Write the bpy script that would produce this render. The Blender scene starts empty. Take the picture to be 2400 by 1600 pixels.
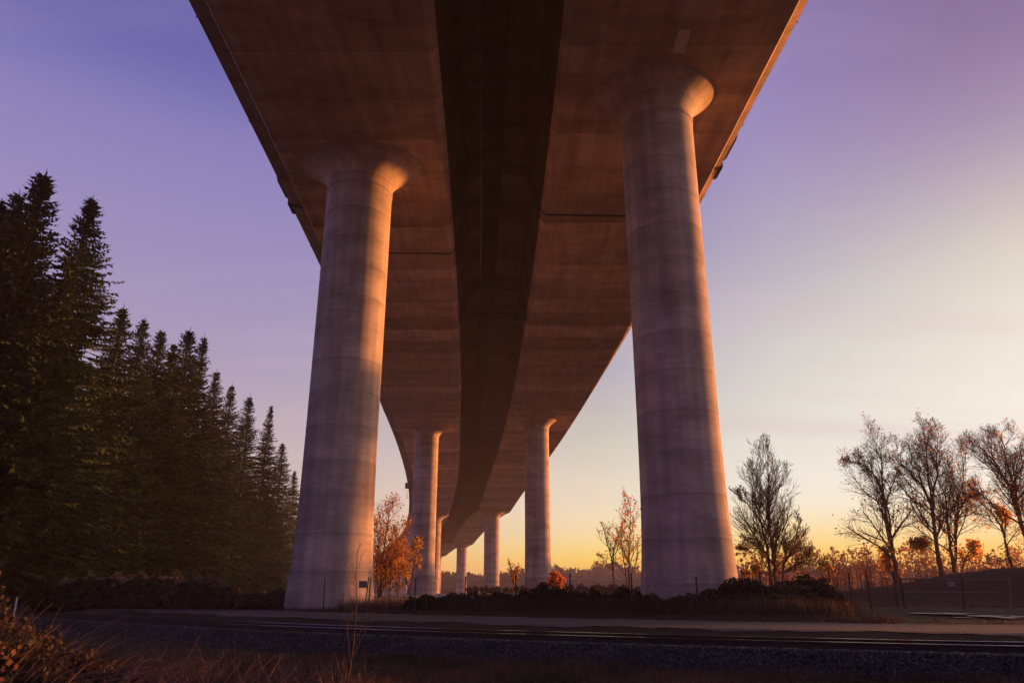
import bpy, math, random
import numpy as np
from math import sin, cos, pi, radians, sqrt, hypot
random.seed(7); RNG = np.random.default_rng(11)
SC = bpy.context.scene; COL = SC.collection

# ---------------------------------------------------------------- camera
CZ = 1.9                       # lens height; the meadow in front is z = 0
F = 1725.0; PITCH = math.atan(580 / F)
cam = bpy.data.cameras.new('camera'); camo = bpy.data.objects.new('camera', cam)
cam.sensor_width = 36; cam.lens = F / 2400 * 36; cam.clip_start = .2; cam.clip_end = 6000
camo.location = (0, 0, CZ); camo.rotation_euler = (pi / 2 + PITCH, 0, 0)
COL.objects.link(camo); SC.camera = camo

# ---------------------------------------------------------------- light, sky, exposure
SUN_AZ, SUN_EL = radians(60), radians(2.8)
SC.view_settings.view_transform = 'Standard'; SC.view_settings.look = 'None'
EXPO = 1.2; SC.view_settings.exposure = EXPO; SC.view_settings.gamma = 1.0; SC.view_settings.use_curve_mapping = False
sun = bpy.data.lights.new('sun', 'SUN'); suno = bpy.data.objects.new('sun', sun)
sun.energy = 5.0; sun.angle = radians(1.2); sun.color = (1.0, .34, .07)
suno.rotation_euler = (pi / 2 - SUN_EL, 0, pi - SUN_AZ); COL.objects.link(suno)

def srgb(h):
    h = h.lstrip('#'); v = [int(h[i:i + 2], 16) / 255 for i in (0, 2, 4)]
    return tuple(c / 12.92 if c <= .04045 else ((c + .055) / 1.055) ** 2.4 for c in v) + (1,)

class NT:
    """small node helper"""
    def __init__(s, tree): s.t = tree; tree.nodes.clear()
    def n(s, kind, ins=None, **kw):
        nd = s.t.nodes.new(kind)
        for k, v in kw.items(): setattr(nd, k, v)
        for k, v in (ins or {}).items():
            if hasattr(v, 'is_linked') or isinstance(v, bpy.types.NodeSocket): s.t.links.new(v, nd.inputs[k])
            else: nd.inputs[k].default_value = v
        return nd
    def math(s, op, a, b=0.0, clamp=False):
        return s.n('ShaderNodeMath', {0: a, 1: b}, operation=op, use_clamp=clamp).outputs[0]
    def ramp(s, fac, stops, interp='LINEAR'):
        nd = s.n('ShaderNodeValToRGB', {0: fac}); cr = nd.color_ramp; cr.interpolation = interp
        while len(cr.elements) > 1: cr.elements.remove(cr.elements[-1])
        cr.elements[0].position = stops[0][0]; cr.elements[0].color = stops[0][1]
        for p, c in stops[1:]:
            e = cr.elements.new(p); e.color = c
        return nd.outputs[0]
    def mix(s, fac, a, b, mode='MIX'):
        nd = s.n('ShaderNodeMix', data_type='RGBA', blend_type=mode)
        for i, v in ((0, fac), (6, a), (7, b)):
            if isinstance(v, bpy.types.NodeSocket): s.t.links.new(v, nd.inputs[i])
            else: nd.inputs[i].default_value = v
        return nd.outputs[2]
    def mapr(s, v, a, b, c=0.0, d=1.0, smooth=False):
        nd = s.n('ShaderNodeMapRange', {0: v, 1: a, 2: b, 3: c, 4: d}, interpolation_type='SMOOTHSTEP' if smooth else 'LINEAR')
        return nd.outputs[0]

W = bpy.data.worlds.new('World'); SC.world = W; W.use_nodes = True
w = NT(W.node_tree)
tc = w.n('ShaderNodeTexCoord'); sep = w.n('ShaderNodeSeparateXYZ', {0: tc.outputs['Generated']})
X, Y, Z = sep.outputs
az = w.math('ARCTAN2', X, Y)
t = w.math('POWER', w.math('MAXIMUM', Z, 0.0), .5)
# stops are sqrt(sin(elevation))
rampL = w.ramp(t, [(0, srgb('#dfa79c')), (0.2, srgb('#d9b0ac')), (0.35, srgb('#cab2b8')), (0.42, srgb('#bfa9b8')), (0.52, srgb('#aa9bba')), (0.62, srgb('#9b8fbc')), (0.72, srgb('#8a81bb')), (0.77, srgb('#6662aa')), (1, srgb('#4c4c98'))], 'B_SPLINE')
rampC = w.ramp(t, [(0, srgb('#ff9810')), (0.12, srgb('#ffc018')), (0.19, srgb('#ffe04c')), (0.25, srgb('#fae2a4')), (0.31, srgb('#f0e2c4')), (0.38, srgb('#e0d6c8')), (0.45, srgb('#c6c4b8')), (0.511, srgb('#b4b0bc')), (0.6, srgb('#a095bd')), (0.72, srgb('#8a80b8')), (0.8, srgb('#7470b0')), (1, srgb('#5a58a4'))], 'B_SPLINE')
rampR = w.ramp(t, [(0, srgb('#ff9400')), (0.12, srgb('#ffb800')), (0.18, srgb('#ffd024')), (0.256, srgb('#ffe6a0')), (0.32, srgb('#f4efe2')), (0.378, srgb('#ece9e0')), (0.45, srgb('#e4e2da')), (0.548, srgb('#cfceca')), (0.61, srgb('#b8b4c0')), (0.667, srgb('#aba2ba')), (0.734, srgb('#9888bd')), (0.8, srgb('#8c7cb4')), (1, srgb('#6a62a4'))], 'B_SPLINE')
rampS = w.ramp(t, [(0, srgb('#ff9800')), (0.12, srgb('#ffc000')), (0.2, srgb('#ffd43c')), (0.27, srgb('#fff0c4')), (0.35, srgb('#f8f4ec')), (0.416, srgb('#f6f1e8')), (0.515, srgb('#f0e9de')), (0.595, srgb('#dcd3c8')), (0.64, srgb('#c8bcbc')), (0.693, srgb('#a591b0')), (0.758, srgb('#8a719c')), (1, srgb('#5c4c84'))], 'B_SPLINE')
c1 = w.mix(w.mapr(az, -.45, .12), rampL, rampC)
c1 = w.mix(w.mapr(az, .12, .37), c1, rampR)
c2 = w.mix(w.mapr(az, .37, .64), c1, rampS)
back = w.math('MAXIMUM', w.mapr(az, 1.9, 2.8, smooth=True), w.mapr(az, -1.2, -2.4, smooth=True))
c3 = w.mix(back, c2, w.ramp(t, [(0, srgb('#8a7c9c')), (.3, srgb('#8478a8')), (.6, srgb('#6a6aa8')), (1, srgb('#4a58a0'))]))
# thin streaks of high cloud, lying flat on a far plane overhead
zz = w.math('ADD', w.math('MAXIMUM', Z, 0.0), .12)
pl = w.n('ShaderNodeCombineXYZ', {0: w.math('DIVIDE', X, zz), 1: w.math('DIVIDE', Y, zz), 2: 0.0})
mp = w.n('ShaderNodeMapping', {0: pl.outputs[0], 2: (0, 0, .5), 3: (.35, 1.7, 1)})
nz = w.n('ShaderNodeTexNoise', {'Vector': mp.outputs[0], 'Scale': .8, 'Detail': 5.0, 'Roughness': .55})
cl = w.math('MULTIPLY', w.mapr(nz.outputs[0], .48, .78, smooth=True), w.mapr(Z, .02, .18, .0, .45))
c4 = w.mix(cl, c3, srgb('#d8bcc4'))
sky = w.n('ShaderNodeTexSky', sky_type='NISHITA', sun_disc=False, sun_elevation=SUN_EL, sun_rotation=SUN_AZ, air_density=1.5, dust_density=1.0)
# the bright glow round the sun, which stands outside the picture on the right
sd = (sin(SUN_AZ) * cos(SUN_EL), cos(SUN_AZ) * cos(SUN_EL), sin(SUN_EL))
dot = w.n('ShaderNodeVectorMath', {0: tc.outputs['Generated'], 1: sd}, operation='DOT_PRODUCT').outputs['Value']
ang = w.math('ARCCOSINE', w.math('MINIMUM', dot, 1.0))
gl = w.math('EXPONENT', w.math('MULTIPLY', w.math('POWER', w.math('DIVIDE', ang, radians(9)), 2.0), -1.0))
gl = w.math('MULTIPLY', gl, 16.0)
c5 = w.mix(1.0, c4, w.mix(1.0, w.n('ShaderNodeCombineColor', {0: gl, 1: gl, 2: gl}).outputs[0], (1, .66, .42, 1), 'MULTIPLY'), 'ADD')
b1 = w.n('ShaderNodeBackground', {0: c5, 1: 1 / 2 ** EXPO}); b2 = w.n('ShaderNodeBackground', {0: sky.outputs[0], 1: .006})
ad = w.n('ShaderNodeAddShader', {0: b1.outputs[0], 1: b2.outputs[0]})
w.n('ShaderNodeOutputWorld', {0: ad.outputs[0]})

cy = SC.cycles
cy.max_bounces = 5; cy.diffuse_bounces = 3; cy.glossy_bounces = 2; cy.transmission_bounces = 2; cy.transparent_max_bounces = 4; cy.volume_bounces = 0
cy.use_denoising = True; cy.use_adaptive_sampling = True; cy.adaptive_threshold = .02; cy.sample_clamp_indirect = 6
try: cy.volume_max_steps = 32
except Exception: pass

# ---------------------------------------------------------------- mesh helpers
class MB:
    """collects quads and triangles, links them as ONE mesh object"""
    def __init__(s): s.v = []; s.q = []; s.t = []; s.n = 0; s.qm = []; s.tm = []
    def add(s, v, f, m=0):
        v = np.asarray(v, float).reshape(-1, 3); f = np.asarray(f, int)
        if len(f) == 0: return
        (s.q if f.shape[1] == 4 else s.t).append(f + s.n); (s.qm if f.shape[1] == 4 else s.tm).append(np.full(len(f), m))
        s.v.append(v); s.n += len(v)
    def quads(s, P, A, B, m=0):
        P, A, B = np.broadcast_arrays(np.asarray(P, float), np.asarray(A, float), np.asarray(B, float))
        v = np.stack([P - A - B, P + A - B, P + A + B, P - A + B], 1).reshape(-1, 3)
        s.add(v, np.arange(len(v)).reshape(-1, 4), m)
    def blades(s, P, D, S, m=0):
        """kite-shaped blades from P along D with half width S"""
        v = np.stack([P, P + D * .4 + S, P + D, P + D * .4 - S], 1).reshape(-1, 3)
        s.add(v, np.arange(len(v)).reshape(-1, 4), m)
    def tris(s, P, D, S, m=0):
        v = np.stack([P - S, P + S, P + D], 1).reshape(-1, 3)
        s.add(v, np.arange(len(v)).reshape(-1, 3), m)
    def box(s, c, h, rot=0.0, m=0):
        x, y, z = h; p = np.array([(a * x, b * y, d * z) for d in (-1, 1) for b in (-1, 1) for a in (-1, 1)], float)
        if rot:
            r = np.array([[cos(rot), -sin(rot), 0], [sin(rot), cos(rot), 0], [0, 0, 1]]); p = p @ r.T
        s.add(p + np.array(c), [(0, 2, 3, 1), (4, 5, 7, 6), (0, 1, 5, 4), (2, 6, 7, 3), (0, 4, 6, 2), (1, 3, 7, 5)], m)
    def tube(s, pts, rad, n=6, m=0, cap=False):
        pts = np.asarray(pts, float); k = len(pts); rad = np.broadcast_to(np.asarray(rad, float), (k,))
        d = np.gradient(pts, axis=0); d /= np.linalg.norm(d, axis=1)[:, None] + 1e-9
        ref = np.array([0, 0, 1.]) if abs(d[0, 2]) < .9 else np.array([1., 0, 0])
        a = np.cross(d, ref); a /= np.linalg.norm(a, axis=1)[:, None] + 1e-9; b = np.cross(d, a)
        th = np.arange(n) * 2 * pi / n
        v = pts[:, None] + rad[:, None, None] * (np.cos(th)[None, :, None] * a[:, None] + np.sin(th)[None, :, None] * b[:, None])
        i = np.arange(k - 1)[:, None] * n; j = np.arange(n)[None]; j2 = (j + 1) % n
        f = np.stack([i + j, i + j2, i + n + j2, i + n + j], -1).reshape(-1, 4)
        s.add(v.reshape(-1, 3), f, m)
        if cap and n == 4: s.add(v[-1], [(0, 1, 2, 3)], m); s.add(v[0], [(3, 2, 1, 0)], m)
        elif cap:
            for q, c in ((v[-1], pts[-1]), (v[0], pts[0])):
                s.add(np.vstack([q, c]), [(j, (j + 1) % n, n) for j in range(n)], m)
    def lathe(s, prof, n=64, ctr=(0, 0), m=0, ell=None):
        """prof: rows (r, z) or (rx, ry, z)"""
        prof = np.asarray(prof, float); th = np.arange(n) * 2 * pi / n
        rx = prof[:, 0]; ry = prof[:, 1] if prof.shape[1] == 3 else rx; z = prof[:, -1]
        v = np.stack([ctr[0] + rx[:, None] * np.cos(th), ctr[1] + ry[:, None] * np.sin(th), np.repeat(z[:, None], n, 1)], -1).reshape(-1, 3)
        k = len(prof); i = np.arange(k - 1)[:, None] * n; j = np.arange(n)[None]; j2 = (j + 1) % n
        s.add(v, np.stack([i + j, i + j2, i + n + j2, i + n + j], -1).reshape(-1, 4), m)
    def grid(s, P, m=0):
        """P: (a, b, 3) array of points"""
        a, b = P.shape[:2]; i = np.arange(a - 1)[:, None] * b; j = np.arange(b - 1)[None]
        s.add(P.reshape(-1, 3), np.stack([i + j, i + j + 1, i + b + j + 1, i + b + j], -1).reshape(-1, 4), m)
    def mesh(s, name, mats, smooth=False):
        me = bpy.data.meshes.new(name); v = np.concatenate(s.v) if s.v else np.zeros((0, 3))
        me.vertices.add(len(v)); me.vertices.foreach_set('co', v.ravel())
        q = np.concatenate(s.q) if s.q else np.zeros((0, 4), int); t = np.concatenate(s.t) if s.t else np.zeros((0, 3), int)
        me.loops.add(q.size + t.size); me.loops.foreach_set('vertex_index', np.concatenate([q.ravel(), t.ravel()]))
        me.polygons.add(len(q) + len(t))
        st = np.concatenate([np.arange(len(q)) * 4, q.size + np.arange(len(t)) * 3]); me.polygons.foreach_set('loop_start', st)
        mi = np.concatenate(s.qm + s.tm) if (s.qm or s.tm) else np.zeros(0, int); me.polygons.foreach_set('material_index', mi.astype(np.int32))
        me.polygons.foreach_set('use_smooth', np.full(len(q) + len(t), smooth))
        me.update(calc_edges=True); me.validate()
        for m in (mats if isinstance(mats, (list, tuple)) else [mats]): me.materials.append(m)
        return me
    def build(s, name, mats, parent=None, smooth=False, loc=None):
        o = bpy.data.objects.new(name, s.mesh(name, mats, smooth)); COL.objects.link(o)
        if parent is not None: o.parent = parent
        if loc is not None: o.location = loc
        return o
def tag(o, label=None, cat=None, group=None, kind=None):
    for k, v in (('label', label), ('category', cat), ('group', group), ('kind', kind)):
        if v: o[k] = v
    return o
def empty(name, loc, label, cat, group=None, rz=0.0):
    o = bpy.data.objects.new(name, None); o.location = loc; o.rotation_euler.z = rz; o.empty_display_size = .5
    COL.objects.link(o); return tag(o, label, cat, group)
def copy_tree(o, parent=None):
    c = o.copy(); COL.objects.link(c); c.parent = parent
    for ch in [k for k in bpy.data.objects if k.parent == o]: copy_tree(ch, c)
    return c
def ray(x, y):
    a = x - 1200; b = 800 - y
    return np.array([a, F * cos(PITCH) - b * sin(PITCH), F * sin(PITCH) + b * cos(PITCH)])
def atY(x, y, Yd): r = ray(x, y); v = r * Yd / r[1]; return v + (0, 0, CZ)
def U(a, b, n=None): return RNG.uniform(a, b, n)
def unit(v): return v / (np.linalg.norm(v, axis=-1, keepdims=True) + 1e-9)

# ---------------------------------------------------------------- materials
def mat(name):
    m = bpy.data.materials.new(name); m.use_nodes = True; return m, NT(m.node_tree)
def finish(n, col, rough=.8, bump=None, bstr=.3, bdist=.05, spec=.3, metal=0.0, trans=None):
    p = n.n('ShaderNodeBsdfPrincipled', {'Base Color': col, 'Roughness': rough, 'Specular IOR Level': spec, 'Metallic': metal})
    if bump is not None:
        b = n.n('ShaderNodeBump', {'Height': bump, 'Strength': bstr, 'Distance': bdist}); n.t.links.new(b.outputs[0], p.inputs['Normal'])
    out = p.outputs[0]
    if trans is not None:
        tr = n.n('ShaderNodeBsdfTranslucent', {0: trans[0]}); out = n.n('ShaderNodeMixShader', {0: trans[1], 1: out, 2: tr.outputs[0]}).outputs[0]
    n.n('ShaderNodeOutputMaterial', {0: out})
def leafy(name, c1, c2, trans=.3, scale=3.0, c3=None, rough=.6):
    m, n = mat(name); g = n.n('ShaderNodeNewGeometry'); oi = n.n('ShaderNodeObjectInfo')
    nz = n.n('ShaderNodeTexNoise', {'Vector': g.outputs['Position'], 'Scale': scale, 'Detail': 2.0})
    c = n.mix(g.outputs['Random Per Island'], c1 + (1,), c2 + (1,))
    c = n.mix(n.mapr(nz.outputs[0], .38, .62), c, n.mix(.7 if c3 else .4, c, (c3 or c1) + (1,)))
    v = n.mapr(oi.outputs['Random'], 0, 1, .75, 1.2)
    c = n.mix(1.0, c, n.n('ShaderNodeCombineColor', {0: v, 1: v, 2: v}).outputs[0], 'MULTIPLY')
    finish(n, c, rough, spec=.15, trans=(c, trans) if trans else None); return m
def plain(name, c, rough=.7, metal=0.0, spec=.3, scale=8.0, var=.25):
    m, n = mat(name); tcx = n.n('ShaderNodeTexCoord')
    nz = n.n('ShaderNodeTexNoise', {'Vector': tcx.outputs['Object'], 'Scale': scale, 'Detail': 4.0})
    v = n.mapr(nz.outputs[0], .3, .7, 1 - var, 1 + var)
    col = n.mix(1.0, c + (1,), n.n('ShaderNodeCombineColor', {0: v, 1: v, 2: v}).outputs[0], 'MULTIPLY')
    finish(n, col, rough, bump=nz.outputs[0], bstr=.25, bdist=.01, spec=spec, metal=metal); return m

def concrete(name, base, axis='z', lift=2.45, line=.03, dark=1.0):
    """board-marked concrete: tone changes from pour to pour, thin joint lines, stains and streaks. All of it belongs to the surface."""
    m, n = mat(name); g = n.n('ShaderNodeNewGeometry'); tcx = n.n('ShaderNodeTexCoord'); oi = n.n('ShaderNodeObjectInfo')
    P = g.outputs['Position']; s = n.n('ShaderNodeSeparateXYZ', {0: P}); a = s.outputs[2] if axis == 'z' else s.outputs[1]
    wob = n.n('ShaderNodeTexNoise', {'Vector': P, 'Scale': .5, 'Detail': 2.0})
    a = n.math('ADD', a, n.mapr(wob.outputs[0], 0, 1, -.07, .07))
    a = n.math('ADD', a, n.math('MULTIPLY', oi.outputs['Random'], 9.0)) if axis == 'z' else a
    q = n.math('DIVIDE', a, lift); fl = n.math('FLOOR', q); fr = n.math('FRACT', q)
    r = n.n('ShaderNodeTexWhiteNoise', {'W': fl}, noise_dimensions='1D').outputs['Value']
    edge = n.math('MINIMUM', fr, n.math('SUBTRACT', 1.0, fr))
    ln = n.mapr(edge, line * .4, line, 0, 1)                       # 0 on the joint line
    up = n.mapr(fr, .5, 1.0, 0, 1)                                 # upper part of a pour is often darker
    big = n.n('ShaderNodeTexNoise', {'Vector': n.n('ShaderNodeMapping', {0: P, 3: (.28, .28, .55) if axis == 'z' else (.22, .5, .3)}).outputs[0], 'Scale': 1.0, 'Detail': 5.0, 'Roughness': .62})
    streak = n.n('ShaderNodeTexNoise', {'Vector': n.n('ShaderNodeMapping', {0: P, 3: (1.6, 1.6, .09) if axis == 'z' else (1.5, .12, 1)}).outputs[0], 'Scale': 1.0, 'Detail': 4.0})
    fine = n.n('ShaderNodeTexNoise', {'Vector': P, 'Scale': 7.0, 'Detail': 6.0, 'Roughness': .7})
    board = n.n('ShaderNodeTexNoise', {'Vector': n.n('ShaderNodeMapping', {0: P, 3: (.25, .25, 9) if axis == 'z' else (.25, 7, .25)}).outputs[0], 'Scale': 1.0, 'Detail': 3.0})
    v = n.mapr(r, 0, 1, .91, 1.06) if axis == 'z' else n.mapr(r, 0, 1, .66, 1.16)
    v = n.math('MULTIPLY', v, n.mapr(big.outputs[0], .32, .68, .68, 1.24))
    v = n.math('MULTIPLY', v, n.mapr(streak.outputs[0], .3, .7, .76, 1.16))
    v = n.math('MULTIPLY', v, n.mapr(fine.outputs[0], .3, .7, .90, 1.10))
    v = n.math('MULTIPLY', v, n.mapr(board.outputs[0], .3, .7, .93, 1.07))
    v = n.math('MULTIPLY', v, n.mapr(n.math('MULTIPLY', up, big.outputs[0]), .1, .6, 1.0, .82))
    v = n.math('MULTIPLY', v, n.mapr(ln, 0, 1, .84 if axis == 'z' else .55, 1.0)); v = n.math('MULTIPLY', v, dark)
    col = n.mix(1.0, base + (1,), n.n('ShaderNodeCombineColor', {0: v, 1: v, 2: v}).outputs[0], 'MULTIPLY')
    h = n.math('ADD', n.math('MULTIPLY', ln, .6), n.math('MULTIPLY', fine.outputs[0], .5))
    finish(n, col, .85, bump=h, bstr=.5, bdist=.03, spec=.2); return m

M_COL = concrete('column_concrete', (.43, .33, .31))
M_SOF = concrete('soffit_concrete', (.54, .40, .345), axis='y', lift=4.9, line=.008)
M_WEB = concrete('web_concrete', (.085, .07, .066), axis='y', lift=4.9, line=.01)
M_WING = concrete('wing_concrete', (.28, .22, .21), axis='y', lift=4.9, line=.01)  # left outer wing only: its shade is put into a darker concrete
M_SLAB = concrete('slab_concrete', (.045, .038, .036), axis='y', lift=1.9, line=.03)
M_STEEL = plain('dark_steel', (.02, .018, .018), .6, .4)
M_RAIL = plain('rail_side', (.035, .025, .022), .8)
M_RAILTOP = plain('rail_head', (.8, .76, .74), .17, 1.0, var=.1)
M_TIE = plain('tie_concrete', (.15, .145, .15), .85, scale=5)
M_BARK = plain('bark', (.11, .055, .036), .9, scale=3)
M_BARKC = plain('conifer_bark', (.045, .034, .028), .9, scale=2)
M_POST = plain('fence_post', (.045, .036, .032), .9)
M_WIRE = plain('wire', (.03, .026, .026), .9)
M_GATE = plain('gate_tube', (.13, .11, .10), .5, .6)
M_SIGN = plain('sign_plate', (.22, .2, .2), .6, spec=.4, var=.08)
M_WHITE = plain('white_marker', (.5, .5, .52), .6, var=.08)
M_CON = leafy('conifer_needles', (.022, .050, .024), (.058, .088, .036), .15, .55, c3=(.008, .016, .010))
M_LEAFD = leafy('dry_leaves', (.50, .21, .04), (.72, .40, .08), .65, 1.5)
M_LEAFO = leafy('orange_leaves', (.45, .16, .03), (.62, .30, .05), .55, 1.2)
M_BRAM = leafy('bramble_leaves', (.030, .034, .018), (.068, .056, .032), .2, 1.2, c3=(.075, .038, .026))
M_HEDGE = leafy('hedge_leaves', (.028, .042, .022), (.065, .074, .038), .2, .8, c3=(.06, .045, .028))
M_TWIG = leafy('dry_twigs', (.15, .08, .06), (.28, .17, .14), .1, 2)
M_DRY = leafy('dry_grass', (.075, .040, .030), (.13, .072, .055), .25, .6, c3=(.06, .045, .03))
M_FORE = leafy('meadow_grass', (.13, .062, .046), (.22, .115, .088), .3, .45, c3=(.03, .040, .018))
M_YEL = leafy('yellow_leaves', (.42, .20, .04), (.60, .36, .08), .4, 2)
M_FAR = leafy('far_woods', (.05, .030, .026), (.10, .052, .040), .3, .02)
M_FARY = leafy('far_crowns', (.30, .12, .04), (.45, .20, .06), .55, .02)

def ground_mat():
    m, n = mat('ground'); g = n.n('ShaderNodeNewGeometry'); at = n.n('ShaderNodeAttribute', attribute_name='zone')
    P = g.outputs['Position']
    a = n.n('ShaderNodeTexNoise', {'Vector': P, 'Scale': .35, 'Detail': 5.0}); b = n.n('ShaderNodeTexNoise', {'Vector': P, 'Scale': 6.0, 'Detail': 6.0, 'Roughness': .7})
    c = n.mix(n.mapr(a.outputs[0], .35, .65), (.058, .030, .024, 1), (.036, .038, .020, 1))
    c = n.mix(n.mapr(b.outputs[0], .35, .7, 0, .6), c, (.060, .040, .032, 1))
    # beyond the fence, out of view: ground made pale to bounce light onto the soffit
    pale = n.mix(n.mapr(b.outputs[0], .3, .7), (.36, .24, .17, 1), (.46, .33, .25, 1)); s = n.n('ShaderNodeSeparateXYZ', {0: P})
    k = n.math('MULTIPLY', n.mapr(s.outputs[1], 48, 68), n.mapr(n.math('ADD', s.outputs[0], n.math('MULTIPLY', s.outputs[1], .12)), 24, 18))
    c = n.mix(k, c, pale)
    finish(n, c, .95, bump=b.outputs[0], bstr=.8, bdist=.08, spec=.1); return m
def road_mat():
    m, n = mat('dirt_road'); g = n.n('ShaderNodeNewGeometry'); P = g.outputs['Position']
    a = n.n('ShaderNodeTexNoise', {'Vector': n.n('ShaderNodeMapping', {0: P, 2: (0, 0, .3), 3: (.15, 1.2, 1)}).outputs[0], 'Scale': 1.0, 'Detail': 5.0})
    b = n.n('ShaderNodeTexNoise', {'Vector': P, 'Scale': 14.0, 'Detail': 5.0, 'Roughness': .7})
    c = n.mix(n.mapr(a.outputs[0], .35, .65), (.088, .068, .068, 1), (.135, .105, .105, 1))
    c = n.mix(n.mapr(b.outputs[0], .4, .65, 0, .5), c, (.09, .065, .055, 1))
    finish(n, c, .9, bump=b.outputs[0], bstr=.6, bdist=.03, spec=.2); return m
def ballast_mat():
    m, n = mat('ballast'); g = n.n('ShaderNodeNewGeometry'); P = g.outputs['Position']
    v = n.n('ShaderNodeTexVoronoi', {'Vector': P, 'Scale': 13.0}); v2 = n.n('ShaderNodeSeparateColor', {0: v.outputs['Color']})
    c = n.mix(v2.outputs[0], (.014, .014, .018, 1), (.055, .054, .064, 1))
    finish(n, c, .85, bump=n.math('SUBTRACT', 1.0, v.outputs['Distance']), bstr=1.0, bdist=.06, spec=.3); return m
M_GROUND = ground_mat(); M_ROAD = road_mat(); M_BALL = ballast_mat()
M_STONE = leafy('stone', (.022, .022, .028), (.12, .112, .125), 0, 1.0)
def water_mat(name, c, r, sc):
    m, n = mat(name); g = n.n('ShaderNodeNewGeometry')
    a = n.n('ShaderNodeTexNoise', {'Vector': g.outputs['Position'], 'Scale': sc, 'Detail': 3.0})
    finish(n, c + (1,), r, bump=a.outputs[0], bstr=.35, bdist=.05, spec=.8); return m
M_WATER = water_mat('river_water', (.05, .06, .08), .12, 1.2); M_PUD = water_mat('puddle_water', (.05, .045, .045), .32, 9.0)

# ---------------------------------------------------------------- ground and railway alignment
def rail_far(x):
    x = np.asarray(x, float); xc = np.clip(x, -26, 24)
    return 25.25 - .53 * xc + .0085 * xc ** 2 + (x - xc) * (-.53 + .017 * xc)
def slope(x):
    xc = np.clip(x, -26, 24); return -.53 + .017 * xc
def track_c(x): return rail_far(x) - .76 * np.sqrt(1 + slope(x) ** 2)
def dist(x, y):
    """signed distance from the track's centre line (positive beyond it)"""
    x = np.asarray(x, float); y = np.asarray(y, float); xf = x.copy()
    for _ in range(6):
        s = slope(xf); yf = track_c(xf); tt = ((x - xf) + (y - yf) * s) / (1 + s * s); xf = xf + tt * .8
    s = slope(xf); yf = track_c(xf)
    return ((y - yf) - (x - xf) * s) / np.sqrt(1 + s * s)
def smooth(x, a, b): t = np.clip((x - a) / (b - a), 0, 1); return t * t * (3 - 2 * t)
def gz(x, y):
    x = np.asarray(x, float); y = np.asarray(y, float); d = dist(x, y)
    z = np.interp(d, [-2.35, -1.45, 1.6, 3.4, 4.6, 5.8, 12, 14, 24], [0, .44, .44, .30, .42, .60, .60, .66, .84])
    z = z + np.where(d < -2.35, .06 * np.sin(x * .9 + 1) * np.sin(y * .7) + .03 * np.sin(x * 2.3 + y * 1.7), 0)
    z = z + np.where(d > 13.5, .07 * np.sin(x * .35 + .6) * np.sin(y * .31), 0)
    # levee to the right, behind the gate
    ax, ay, bx, by = 17.0, 60.5, 60.0, 66.0; L = hypot(bx - ax, by - ay); ux, uy = (bx - ax) / L, (by - ay) / L
    al = (x - ax) * ux + (y - ay) * uy; pe = -(x - ax) * uy + (y - ay) * ux
    crest = np.interp(al, [0, 8, 15, 19.5, 25, 40, 90, 140], [0, .78, 1.45, 2.15, 2.75, 3.3, 3.6, 0])
    z = z + crest * (1 - smooth(np.abs(pe + np.where(pe > 0, 0, .0)), 1.2, 9.5))
    # river bank, bed and far shore
    z = z - 12 * smooth(y + .10 * x, 205, 245)
    far = smooth(y, 720, 780); z = z + 6.5 * far
    return z
def axis(a, b, stepf):
    v = [a]
    while v[-1] < b: v.append(v[-1] + stepf(v[-1]))
    return np.array(v)
xs = axis(-1890, 1890, lambda v: .5 if -34 < v < 34 else max(.5, min(60, (abs(v) - 33) * .25)))
ys = axis(-290, 1890, lambda v: .45 if 10 < v < 76 else (4 if v < 10 else min(60, max(.5, (v - 75) * .2))))
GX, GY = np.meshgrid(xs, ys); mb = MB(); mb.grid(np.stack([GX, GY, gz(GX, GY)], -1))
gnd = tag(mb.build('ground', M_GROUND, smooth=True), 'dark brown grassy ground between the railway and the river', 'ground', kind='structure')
def strip(d0, d1, x0, x1, lift, nd=10, wob=0.0):
    """a sheet following the track between two distances from it"""
    t = np.arange(x0, x1, .5); s = slope(t); nx, ny = -s / np.sqrt(1 + s * s), 1 / np.sqrt(1 + s * s); rows = []
    for k in range(nd + 1):
        d = d0 + (d1 - d0) * k / nd
        if k in (0, nd): d = d + wob * (np.sin(t * .8 + k) + .6 * np.sin(t * 2.1 + 2 * k) + .5 * np.sin(t * 4.7))
        px, py = t + nx * d, track_c(t) + ny * d
        rows.append(np.stack([px, py, gz(px, py) + lift], -1))
    P = np.stack(rows, 1); return P
mb = MB(); mb.grid(strip(5.6, 12.0, -60, 60, .02, 14, .18)); tag(mb.build('dirt_road', M_ROAD, smooth=True), 'pale dirt service road running beyond the railway track', 'road', kind='structure')
mb = MB(); mb.grid(strip(-2.42, 4.3, -60, 60, .012, 22, .10)); tag(mb.build('ballast_bed', M_BALL, smooth=True), 'dark grey crushed stone bed under the railway track', 'track bed', kind='structure')
mb = MB(); mb.quads([(0, 480, -6.6)], (1900, 0, 0), (0, 270, 0)); tag(mb.build('river_water', M_WATER), 'wide pale river between the near bank and far woods', 'river', kind='structure')
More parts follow.
